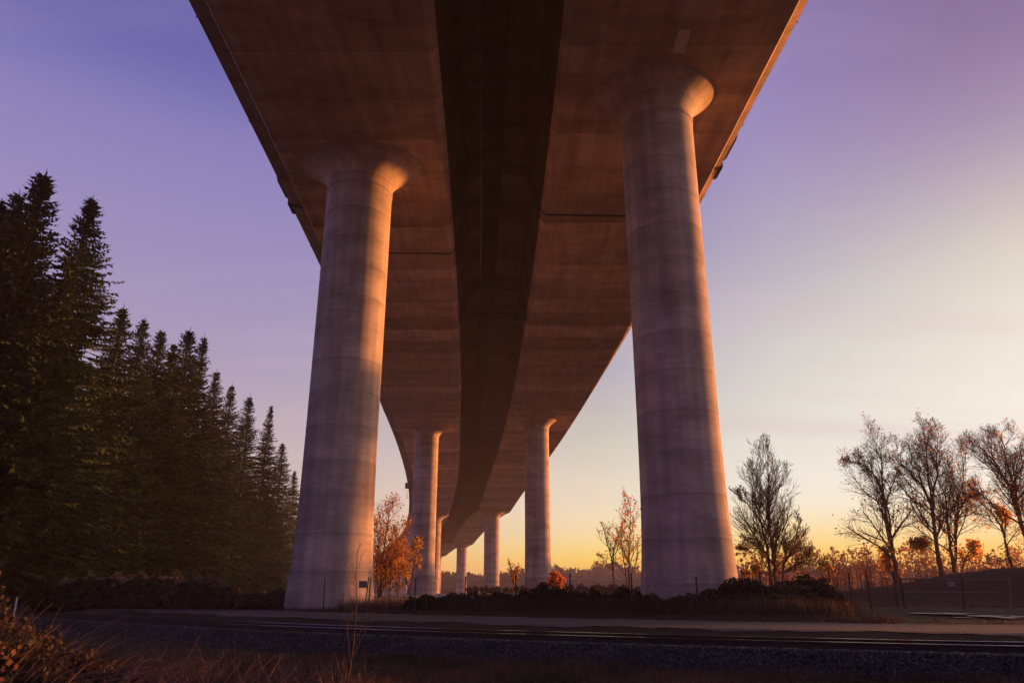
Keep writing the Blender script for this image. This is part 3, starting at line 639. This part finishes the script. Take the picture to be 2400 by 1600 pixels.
pixel_tree('bare_tree', 2238, 99, [
    ([(2238, 1346), (2230, 1300), (2222, 1240), (2220, 1190), (2212, 1150), (2190, 1110)], .28, .04, 16),
    ([(2242, 1346, .4), (2244, 1280, .5), (2250, 1230, .7), (2254, 1180, 1), (2272, 1120, 1.2), (2268, 1060, 1.4)], .26, .04, 18),
    ([(2256, 1190, .9), (2278, 1160, .4), (2286, 1135, 0)], .1, .03, 8)],
    12, pB, 'half bare tree with two parallel trunks, right of the tallest one on the levee', group=GT, leafs=(.06, .14))
pixel_tree('bare_tree', 2376, 100, [
    ([(2376, 1338), (2360, 1290), (2350, 1240), (2325, 1200), (2300, 1180), (2290, 1170)], .2, .04, 14),
    ([(2352, 1245, 0), (2350, 1215, .3), (2356, 1195, .6)], .1, .03, 7)],
    15, pB, 'small leaning tree under the big one at the right edge', group=GT, leafs=(.08, .16))
pixel_tree('bare_tree', 2412, 92, [
    ([(2420, 1335), (2402, 1260), (2384, 1190), (2362, 1130), (2330, 1080), (2296, 1045)], .36, .05, 22),
    ([(2392, 1220, 0), (2388, 1150, .7), (2372, 1080, 1), (2362, 1010, 1.4)], .2, .04, 18),
    ([(2410, 1300, 0), (2412, 1220, -.7), (2400, 1150, -1), (2396, 1060, -1.4)], .22, .04, 16)],
    18, pB, 'large forked tree cut by the right edge of the view', group=GT, leafs=(.06, .14))
pixel_tree('small_tree', 2252, 90, [([(2252, 1345), (2258, 1320), (2270, 1295), (2284, 1278)], .12, .03, 10), ([(2260, 1318, .3), (2290, 1300, .4), (2300, 1285, .6)], .07, .02, 7)],
    21, P_(n=(10, 6, 5), mx=2, leaf=lambda z: 5, len_=(.4, .5, .5), spread=.25), 'small leafy tree low on the levee right of the two parallel trunks', group='low leafy trees on the levee', leafs=(.09, .18))
# trees left of the right column
pixel_tree('bare_tree', 1474, 84, [
    ([(1475, 1396), (1474, 1340), (1474, 1290), (1477, 1230), (1478, 1172)], .13, .02, 24),
    ([(1472, 1396, .3), (1468, 1345, .4), (1462, 1300, .6), (1458, 1260, .9), (1462, 1195, 1)], .09, .02, 16)],
    24, P_(n=(16, 8, 5), mx=2, leaf=lambda z: 2.6, len_=(.30, .45, .5), t0=(.2, .1, .1), up=.12), 'slender leafy sapling touching the left edge of the right-hand column', group='thin trees between the columns', leafs=(.06, .12))
pixel_tree('bare_tree', 1435, 82, [
    ([(1442, 1398), (1438, 1345), (1432, 1300), (1420, 1265), (1414, 1235)], .11, .02, 16),
    ([(1436, 1335, .3), (1440, 1290, .5), (1450, 1258, .8), (1456, 1235, 1)], .08, .02, 12),
    ([(1438, 1340, 0), (1418, 1315, -.4), (1404, 1300, -.7)], .06, .02, 8), ([(1430, 1330, 0), (1412, 1322, .4), (1398, 1320, .7)], .05, .02, 6)],
    27, P_(n=(12, 7, 5), mx=2, leaf=lambda z: 1.2, len_=(.34, .45, .5), t0=(.2, .1, .1), up=.10), 'thin bare branching tree left of the slender leafy sapling', group='thin trees between the columns', leafs=(.05, .1))
pixel_tree('bare_tree', 1203, 95, [([(1203, 1398), (1202, 1370), (1200, 1340), (1196, 1318)], .09, .02, 10), ([(1204, 1390, .3), (1212, 1350, .4), (1214, 1330, .6)], .06, .02, 8)],
    30, P_(n=(10, 6, 5), mx=2, leaf=lambda z: 3.0, len_=(.3, .5, .5), t0=(.15, .1, .1), up=.12, spread=.15), 'small bushy sapling left of the second right-hand column', group='thin trees between the columns', leafs=(.06, .12))
pixel_tree('orange_bush', 1302, 88, [([(1302, 1400), (1300, 1370), (1298, 1348)], .06, .02, 12), ([(1300, 1400, .3), (1310, 1370, .4), (1314, 1355, .6)], .05, .02, 10), ([(1304, 1400, .3), (1292, 1375, .4), (1290, 1360, .6)], .05, .02, 10)],
    33, P_(n=(10, 6, 5), mx=2, leaf=lambda z: 6.0, len_=(.4, .5, .5), t0=(.1, .1, .1), up=.12, spread=.15), 'bright orange bush at the foot of the second right-hand column', cat='bush', leafm=leafy('orange_red_leaves', (.60, .16, .04), (.75, .26, .06), .6, 1.2), leafs=(.07, .13))
# autumn trees between the left columns
pA = P_(n=(14, 9, 6), mx=2, leaf=low(16, 7.0, 2.4), len_=(.36, .5, .5), t0=(.12, .1, .1), up=.12, spread=.3)
pixel_tree('autumn_tree', 888, 84, [
    ([(890, 1400), (894, 1330), (902, 1270), (910, 1220), (915, 1185)], .16, .03, 22), ([(886, 1400, .4), (882, 1330, .6), (884, 1270, 1), (880, 1215, 1.3)], .13, .03, 18),
    ([(892, 1400, -.4), (915, 1340, -.7), (932, 1290, -1), (942, 1235, -1.3)], .13, .03, 18), ([(892, 1398, -.2), (898, 1350, -1), (925, 1310, -1.6), (955, 1300, -2)], .09, .02, 12)],
    36, pA, 'orange autumn tree between the left-hand column and the one behind it', cat='tree', group='autumn trees between the left columns', leafm=M_LEAFO, leafs=(.045, .10))
pixel_tree('autumn_tree', 965, 78, [
    ([(962, 1402), (966, 1350), (972, 1310), (978, 1280)], .09, .02, 16), ([(964, 1402, .3), (950, 1360, .5), (945, 1320, .7)], .08, .02, 12)],
    39, P_(n=(12, 6, 5), mx=2, leaf=low(9, 1, 3.2), len_=(.35, .5, .5), t0=(.3, .1, .1), up=.10, spread=.2), 'small yellow leaved tree in front of the second left-hand column', cat='tree', group='autumn trees between the left columns', leafm=M_YEL, leafs=(.06, .12))
pixel_tree('autumn_tree', 912, 96, [
    ([(912, 1402), (916, 1350), (920, 1310)], .12, .03, 14), ([(930, 1402, .3), (936, 1350, .5), (940, 1315, .7)], .10, .02, 12), ([(896, 1402, .3), (890, 1350, .5), (893, 1320, .7)], .10, .02, 12)],
    41, P_(n=(12, 7, 5), mx=2, leaf=lambda z: 4.5, len_=(.45, .5, .5), t0=(.1, .1, .1), up=.10, spread=.3), 'low russet thicket behind the orange autumn tree', cat='tree', group='autumn trees between the left columns', leafm=leafy('russet_leaves', (.22, .08, .035), (.38, .15, .06), .5, 1.2), leafs=(.08, .16))

# bushes: a few stems and many leaves in an uneven mound
def bush(name, x, y, rx, ry, h, label, m=None, n=None, ls=(.05, .10), group=None, cat='bush', stems=14, sp=0.0, sm=None):
    g0 = float(gz(x, y)); e = empty(name, (x, y, g0), label, cat, group)
    n = n or int(900 * rx * h + 500); a = U(0, 2 * pi, n); rr = np.sqrt(U(0, 1, n)); k = 1 + .22 * np.sin(a * 3 + x) + .13 * np.sin(a * 7 + y)
    px, py = rr * k * rx * np.cos(a), rr * k * ry * np.sin(a); top = h * np.sqrt(np.clip(1 - (rr * .97) ** 2.4, 0, 1)) * (1 + .22 * np.sin(px * 2.3 + x) * np.cos(py * 2 + y) + .12 * np.sin(px * 5.1 + 1))
    pz = top * U(0, 1, n) ** .45; P = np.stack([px, py, pz], -1); s = U(ls[0], ls[1], (n, 1)); A = unit(RNG.normal(0, 1, (n, 3))) * s; B = unit(np.cross(A, RNG.normal(0, 1, (n, 3)))) * s * .7
    mb = MB(); mb.quads(P, A, B); o = mb.build('foliage', m or M_BRAM, e)
    mb = MB()
    for _ in range(stems):
        a = U(0, 6.28); q = U(.2, 1.0); p0 = np.array([U(-.3, .3) * rx, U(-.3, .3) * ry, 0]); p2 = np.array([cos(a) * rx * q * 1.1, sin(a) * ry * q * 1.1, h * U(.5, 1.25)])
        p1 = (p0 + p2) / 2 + (0, 0, h * .35); t = np.linspace(0, 1, 7)[:, None]; mb.tube((1 - t) ** 2 * p0 + 2 * t * (1 - t) * p1 + t * t * p2, np.linspace(.018, .006, 7), 4)
    mb.build('stems', sm or M_TWIG, e); return e
def pxb(px, Yd): r = ray(px, 1400); return r[0] / r[1] * Yd
GB = 'dark bramble bushes behind the wire fence'
bl = [(1000, 46, 1.3, .95, 'low dark bramble bush just right of the left-hand column foot'), (1050, 47, 1.4, 1.05, 'round dark bramble bush in front of the second left-hand column'),
      (1110, 48, 1.6, 1.0, 'wide low bramble bush below the third right-hand column'), (1165, 46, 1.3, .9, 'low reddish bramble bush in line with the small bushy sapling'),
      (1225, 45, 1.5, 1.0, 'bramble bush in front of the second right-hand column foot'), (1270, 47, .9, 1.75, 'tall dark bush standing by the bright orange bush'),
      (1330, 45, 1.5, 1.15, 'dark green bramble bush below and right of the bright orange bush'), (1395, 46, 1.4, 1.05, 'bramble bush below the thin bare branching tree'),
      (1452, 44, 1.2, 1.2, 'bramble bush at the left foot of the right-hand column'), (1520, 39.5, 1.3, .95, 'low bush in front of the right-hand column, left part'),
      (1590, 39.2, 1.3, .8, 'lowest bush, in front of the middle of the right-hand column'), (1655, 39.5, 1.2, 1.05, 'bush in front of the right-hand column, right part'),
      (1708, 40, 1.4, 1.35, 'dark bush at the right foot of the right-hand column'), (1765, 41, 1.6, 1.7, 'tall dark bramble below the lone half bare tree'),
      (1825, 41, 1.5, 1.35, 'bramble bush right under the trunk of the lone tree'), (1880, 42, 1.8, 1.75, 'largest bramble mound right of the lone tree'), (1928, 43, 1.2, 1.1, 'last bramble bush before the levee begins')]
for px, Yd, r_, h, lab in bl: bush('bramble_bush', pxb(px, Yd), Yd, r_ * 1.1, r_ * .8, h * .92, lab, group=GB, n=int(1500 * r_ * h))
GH = 'hedge bushes beyond the road at the left'
for i, (px, Yd, r_, h, lab) in enumerate([(-40, 60, 2.6, 2.1, 'dark hedge bush cut by the left edge of the view'), (45, 59, 2.6, 2.05, 'dark hedge bush behind the small white marker post'), (120, 58, 2.4, 2.05, 'dark green hedge bush, second from the marker post'),
        (195, 57, 2.3, 2.05, 'dark green hedge bush in the middle of the hedge'), (262, 56, 2.0, 2.1, 'hedge bush with a few yellow leaves on its shoulder'), (330, 55.5, 2.0, 2.05, 'brownish hedge bush, third from the right end of the hedge'),
        (395, 55, 1.9, 2.1, 'brownish hedge bush topped with pale dry leaves'), (448, 54.5, 1.4, 2.05, 'last hedge bush at the right end of the hedge')]):
    e = bush('hedge_bush', pxb(px, Yd), Yd, r_, 1.6, h, lab, m=M_HEDGE if i < 5 else leafy('brown_hedge_leaves', (.06, .046, .03), (.14, .088, .06), .25, .9), n=9000, ls=(.06, .12), group=GH)
    if i > 2:   # pale dry leaves along the top
        n = 60 + 25 * i; a = U(-1, 1, n); P = np.stack([a * r_ * .9, U(-.9, .3, n), h * (.98 - .25 * a ** 2) + U(-.12, .12, n)], -1); s = U(.05, .10, (n, 1))
        A = unit(RNG.normal(0, 1, (n, 3))) * s; mb = MB(); mb.quads(P, A, unit(np.cross(A, RNG.normal(0, 1, (n, 3)))) * s * .7); mb.build('dry_leaves', M_PALE if 'M_PALE' in globals() else globals().setdefault('M_PALE', leafy('pale_leaves', (.35, .2, .15), (.5, .34, .26), .3, 1)), e)
for px, Yd, r_, h, lab in [(495, 54, 1.5, 1.5, 'rusty brown dry brush just right of the hedge end'), (545, 53.5, 1.5, 1.35, 'rusty brown dry brush behind the second fence post of the left run'), (600, 53, 1.5, 1.1, 'low rusty brush midway between hedge and column'), (645, 52.5, 1.2, 1.15, 'dry brush tuft at the left foot of the left-hand column')]:
    bush('dry_bush', pxb(px, Yd), Yd, r_, 1.1, h, lab, m=M_DRY, group='dry brush between hedge and column', n=4200, ls=(.03, .09), stems=60)

# grass: nobody could count it
def grass(name, n, pts, h0, h1, m, label, wid=.012, lean=.35):
    P = pts; n = len(P); h = U(h0, h1, (n, 1)); D = np.concatenate([RNG.normal(0, lean, (n, 2)), np.ones((n, 1))], 1); D = unit(D) * h
    a = U(0, 2 * pi, n); S = np.stack([np.cos(a), np.sin(a), 0 * a], -1) * wid
    mb = MB(); mb.tris(P, D, S); return tag(mb.build(name, m), label, 'grass', kind='stuff')
def band(n, d0, d1, x0, x1, keep=None):
    t = U(x0, x1, n); d = U(d0, d1, n); s = slope(t); q = np.sqrt(1 + s * s); px, py = t - s / q * d, track_c(t) + d / q
    k = keep(px, py, d) if keep else np.ones(n, bool); px, py = px[k], py[k]; return np.stack([px, py, gz(px, py) - .01], -1)
clump = lambda x, y, d: (np.sin(x * 1.9 + .5 * y) * np.sin(y * 2.3 - x * .7) + RNG.normal(0, .6, len(x))) > -.3 + 1.5 * ((x / y > .50) & (d > 11.7) & (d < 14)) + 9 * ((x / y > .50) & (d >= 14))
n = 80000; fx = U(-14, 16, n); fy = U(12.5, 23.5, n); d_ = dist(fx, fy); k = (d_ < -2.25 - U(0, 1, n) ** 2 * .7 + .15) & (np.abs(fx / fy) < .8); fx, fy = fx[k], fy[k]
grass('foreground_grass', n, np.stack([fx, fy, gz(fx, fy) - .01], -1), .06, .30, M_FORE, 'reddish brown and green grass in front of the railway', .010, .5)
grass('verge_grass', n, band(34000, 12.0, 15.2, -34, 34, clump), .08, .34, M_DRY, 'short dry grass on the verge between road and fence', .012, .35)
grass('tall_dry_grass', n, band(52000, 14.6, 19.5, -34, 26, lambda x, y, d: clump(x, y, d) & (x / y < .43 + RNG.normal(0, .02, len(x)))), .3, .95, M_DRY, 'tall reddish dry grass along the wire fence', .014, .22)
grass('shoulder_grass', n, band(6000, 4.4, 5.7, -34, 30, clump), .04, .12, M_DRY, 'thin dry grass between stone bed and road', .012, .4)
lx = U(14, 62, 30000); ly = U(48, 70, 30000); grass('levee_grass', n, np.stack([lx, ly, gz(lx, ly) - .01], -1), .06, .2, M_FORE, 'short brown grass covering the levee', .02, .4)

# ---------------------------------------------------------------- fence, gate, sign, marker
fen = empty('wire_fence', (0, 41.5, .66), 'wire fence on thin dark posts running beyond the dirt road', 'fence')
posts = []
for px in (300, 380, 463, 547, 650, 758, 862, 970, 1087, 1209, 1339, 1484, 1635, 1793):
    s = ray(px, 1430); s = s[0] / s[1]; Yp = 41.5 / (1 + .55 * s) if s < 0 else 41.5 / (1 + .62 * s); posts.append((s * Yp, Yp))
posts += [(17.4, 42.2), (18.7, 42.9), (19.9, 43.3), (21.6, 43.8)]
for i, (x, y) in enumerate(posts):
    mb = MB(); z0 = float(gz(x, y)); a, b = random.uniform(-.09, .09), random.uniform(-.06, .06); mb.tube([(0, 0, -.4), (a, b, random.uniform(1.75, 2.0))], .042, 6, cap=True); o = mb.build('post', M_POST, fen, loc=(x, y - 41.5, z0 - .66))
mb = MB()
for h in (.5, .95, 1.35, 1.7):
    pts = []
    for (x0, y0), (x1, y1) in zip(posts[:-1], posts[1:]):
        for k in range(5):
            t_ = k / 5; x = x0 + (x1 - x0) * t_; y = y0 + (y1 - y0) * t_; pts.append((x, y - 41.5, float(gz(x, y)) - .66 + h - .10 * 4 * t_ * (1 - t_)))
    mb.tube(pts, .0035, 4)
mb.build('wire', M_WIRE, fen)
gp0, gp1 = np.array((22.0, 43.9)), np.array((28.0, 43.9)); z0 = float(gz(25, 43.9))
gt = empty('metal_gate', (22.0, 43.9, z0), 'wide pale tube gate with two rails across the levee track', 'gate')
for z in (1.62, .90):
    mb = MB(); mb.tube([(.05, 0, z), (5.95, 0, z - .05)], .035, 8, cap=True); mb.build('rail', M_GATE, gt)
for x in (0, 3.3, 6.0):
    mb = MB(); mb.tube([(x, 0, -.3), (x + (.25 if x else .05), 0, 1.68)], .055, 8, cap=True); mb.build('post', M_GATE if x == 6 else M_POST, gt)
sg = empty('gate_notice', (24.85, 43.82, z0 + 1.35), 'small pale blank notice board fixed to the tube gate', 'sign'); mb = MB(); mb.box((0, 0, 0), (.19, .012, .14)); mb.build('board', M_SIGN, sg)
mb = MB(); mb.box((0, .035, 0), (.012, .02, .20)); mb.build('bracket', M_POST, sg)
x, y = float(ray(853, 1430)[0] / ray(853, 1430)[1] * 45.3), 45.3; z0 = float(gz(x, y))
sg = empty('warning_sign', (x, y, z0), 'small blue grey sign board on a leaning post before the left-hand column', 'sign')
mb = MB(); mb.tube([(0, 0, -.3), (.17, 0, 1.95)], .035, 6, cap=True); mb.build('post', M_POST, sg)
mb = MB(); mb.box((-.14, -.05, 1.55), (.24, .012, .19)); mb.build('board', plain('grey_board', (.13, .125, .13), .6, var=.1), sg)
r = ray(46, 1372); s = r[0] / r[1]; y = 44.; mb = MB(); mb.tube([(0, 0, -.2), (0, 0, 1.05)], .05, 8, cap=True)
tag(mb.build('marker_post', M_WHITE, loc=(s * y, y, float(gz(s * y, y)) + .0), smooth=False), 'short white marker post rising behind the foreground bramble', 'post')
# small sign box standing out from the left deck edge
yb = 330.0; gg = float(gap(yb)); p = place(np.float64(yb), np.float64(-(gg / 2 + 6.7) - 8.1 - 2.5 - .05), base_z(yb) + 5.9)
e = empty('deck_sign', tuple(p), 'tiny dark box sign on a bracket above the left deck edge', 'sign')
mb = MB(); mb.box((-1.1, 0, 5.4), (.9, .15, 1.3)); mb.build('board', M_STEEL, e); mb = MB(); mb.tube([(0, 0, 0), (-1.0, 0, 0), (-1.0, 0, 4.4)], .14, 6, cap=True); mb.build('bracket', M_STEEL, e)

# ---------------------------------------------------------------- foreground bramble and sapling
def fg_bush():
    x, y = -8.4, 15.0; g0 = 0.0
    e = empty('foreground_bramble', (x, y, g0), 'big tangled bramble with orange and yellow leaves in the lower left corner', 'bush')
    mb = MB(); n = 30000; X_ = -5.2 + 7.0 * U(0, 1, n) ** 1.15; top = np.interp(X_, [-5.2, -2.6, -1.7, -1.0, -.3, .5, 1.8], [1.75, 1.68, 1.52, 1.22, .85, .42, .15]) * (1 + .10 * np.sin(X_ * 5) + .07 * np.sin(X_ * 11))
    yy = U(-1.8, 1.8, n); zz = top * np.sqrt(np.clip(1 - (yy / 2.0) ** 2, 0, 1)) * U(0, 1, n) ** .5 * (1 + .28 * np.sin(X_ * 3.1 + yy * 2) * np.sin(yy * 3.7 + X_) + RNG.normal(0, .07, n))
    P = np.stack([X_, yy, zz], -1); s = .012 + .055 * RNG.random((n, 1)) ** 2.5; A = unit(RNG.normal(0, 1, (n, 3))) * s; B = unit(np.cross(A, RNG.normal(0, 1, (n, 3)))) * s * .75
    k = RNG.random(n) < .6; mb.quads(P[k], A[k], B[k]); mb.build('foliage', M_BRAM, e)
    k = ~k & (RNG.random(n) < .7); mb = MB(); mb.quads(P[k], A[k], B[k]); mb.build('dead_leaves', leafy('dead_leaves', (.045, .028, .02), (.10, .055, .038), .2, 3), e)
    c = np.array([(-1.45, -1.7, .95), (-1.15, -1.7, .8), (-.25, -1.7, .75), (0, -1.75, .7), (-.1, -1.7, .9), (-2.0, -1.7, .8), (-2.1, -1.7, .6), (-1.7, -1.5, 1.4), (-2.2, -1.5, 1.5), (-.05, -1.7, .55)])
    mb = MB(); q = np.repeat(c, 5, 0) + RNG.normal(0, .10, (50, 3)); s = U(.02, .05, (50, 1)); A = unit(RNG.normal(0, 1, (50, 3)) * (1, .3, 1)) * s; B = unit(np.cross(A, [0, 1, .2])) * s * .8
    mb.quads(q, A, B); mb.build('yellow_leaves', leafy('bright_yellow_leaves', (.38, .15, .06), (.55, .27, .07), .3, 3), e)
    mb = MB()
    for _ in range(520):
        x0 = U(-5, 2.0); t1 = np.interp(x0, [-5, -1.2, .5, 2.0], [1.55, 1.15, .45, .2]); p0 = np.array([x0, U(-1.7, 1.2), U(0, .3)]); L = U(.6, 1.9); a = U(-.4, 1.1)
        p2 = p0 + (L * cos(a) * U(.4, 1), U(-.4, .4), t1 * U(.3, 1.35)); p1 = (p0 + p2) / 2 + (0, 0, U(.1, .5)); t = np.linspace(0, 1, 8)[:, None]
        mb.tube((1 - t) ** 2 * p0 + 2 * t * (1 - t) * p1 + t * t * p2, np.linspace(.009, .003, 8), 4)
    mb.build('canes', M_TWIG, e)
    return e
fg_bush()
e = empty('dry_twig_tangle', (-5.2, 16.6, 0), 'tangle of thin dry pinkish twigs right of the foreground bramble', 'bush'); mb = MB()
for _ in range(420):
    x0 = U(-2.6, 2.2); p0 = np.array([x0, U(-1.6, 1.4), 0]); a = U(-1.2, 1.6); L = U(.3, 1.2) * np.interp(x0, [-2.6, 2.2], [1.15, .5])
    p2 = p0 + (L * sin(a), U(-.3, .3), L * max(.12, cos(a))); p1 = (p0 + p2) / 2 + (U(-.1, .1), 0, U(0, .25)); t = np.linspace(0, 1, 6)[:, None]
    mb.tube((1 - t) ** 2 * p0 + 2 * t * (1 - t) * p1 + t * t * p2, np.linspace(.007, .002, 6), 3)
mb.build('twigs', M_TWIG, e)
pixel_tree('bare_sapling', 822, 14.0, [([(806, 1640), (822, 1560), (832, 1480), (836, 1420), (834, 1340), (838, 1285)], .018, .004, 7),
    ([(826, 1540, 0), (848, 1490, .1), (872, 1450, .1), (900, 1420, .1)], .009, .003, 4), ([(820, 1560, 0), (812, 1480, .1), (806, 1430, .1), (798, 1390, .2)], .009, .003, 4)],
    44, P_(n=(8, 3, 2), mx=2, leaf=lambda z: 0, len_=(.28, .4, .4), t0=(.3, .3, .3), up=.08, wig=.06, ang=(.5, .9)), 'thin leafless sapling rising from the foreground before the left-hand column', cat='sapling', rmin=.0022)

# ---------------------------------------------------------------- far woods
def woods(name, pts, h0, h1, m, label, q=46, s0=.5, s1=1.1, wood=M_FAR, tr=.12, c0=.42):
    n = len(pts); mb = MB(); X_, Y_ = pts[:, 0], pts[:, 1]; Z_ = gz(X_, Y_); h = U(h0, h1, n) * (1 + .18 * np.sin(X_ * .021) + .1 * np.sin(X_ * .07))
    k = np.repeat(np.arange(n), q); f = RNG.random(n * q) ** .8; r = .23 * h[k] * np.sin(pi * np.clip(.25 + f * .75, 0, 1)) ** .7
    a = U(0, 2 * pi, n * q); rr = np.sqrt(RNG.random(n * q)); P = np.stack([X_[k] + r * rr * np.cos(a), Y_[k] + r * rr * np.sin(a), Z_[k] + h[k] * (c0 + (1 - c0) * f)], -1)
    s = U(s0, s1, (n * q, 1)); A = unit(RNG.normal(0, 1, (n * q, 3)) * (1, 1, 1.6)) * s; B = unit(np.cross(A, RNG.normal(0, 1, (n * q, 3)))) * s * .5
    mb.quads(P, A, B, 0)
    base_ = np.stack([X_, Y_, Z_ - .5], -1); mb.tris(base_, np.stack([U(-.6, .6, n), U(-.6, .6, n), h * .95], -1), np.stack([np.full(n, tr), 0 * h, 0 * h], -1), 1)
    mb.tris(base_, np.stack([U(-2, 2, n), U(-.6, .6, n), h * .85], -1), np.stack([np.full(n, tr * .7), 0 * h, 0 * h], -1), 1)
    return tag(mb.build(name, [m, wood]), label, 'woods', kind='stuff')
n = 4200; px = U(-900, 1300, n); py = U(752, 900, n); woods('far_treeline', np.stack([px, py], -1), 20, 27, M_FAR, 'hazy mauve line of woods on the far bank of the river', 34, .9, 2.2, tr=.35, c0=.08)
n = 1500; px = U(45, 420, n); py = 205 + U(-3, 26, n) - .1 * px; woods('near_bank_woods', np.stack([px, py], -1), 7.5, 10.8, M_FARY, 'sunlit line of bare trees along the near bank at the right', 42, .16, .42, tr=.13)
n = 260; px = U(-12, 60, n); py = 200 + U(-3, 12, n) - .1 * px; woods('bank_scrub', np.stack([px, py], -1), 1.0, 2.0, M_FAR, 'low scrub along the near river bank under the bridge', 60, .15, .4, tr=.06)
# mountain on the horizon; the unseen trees added for shade are built further up
hills = MB(); hx_ = np.linspace(-1700, 1700, 120); hz_ = 3 + 40 * np.exp(-((hx_ - 268) / 62) ** 2) + 12 * np.exp(-((hx_ - 420) / 170) ** 2) + 1.2 * np.sin(hx_ * .05)
rows = []
for f_, yy in ((0, 960), (.55, 1010), (1, 1060), (.5, 1140), (0, 1200)): rows.append(np.stack([hx_, np.full(120, yy), -2 + hz_ * f_], -1))
hills.grid(np.stack(rows, 0)); tag(hills.build('mountain', plain('mountain_rock', (.25, .22, .26), .9, scale=.02), smooth=True), 'small pale mauve mountain on the horizon beside the right-hand column', 'mountain', kind='structure')

# ---------------------------------------------------------------- the air
mb = MB(); mb.box((0, 800, 18), (1960, 1100, 35)); hz = mb.build('haze', []); tag(hz, 'thin warm evening haze lying over the river and fields', 'haze', kind='stuff')
m = bpy.data.materials.new('haze'); m.use_nodes = True; n = NT(m.node_tree)
pv = n.n('ShaderNodeVolumePrincipled', {'Color': (.86, .76, .90, 1), 'Density': .00028, 'Anisotropy': .0}); n.n('ShaderNodeOutputMaterial', {'Volume': pv.outputs[0]})
hz.data.materials.append(m)
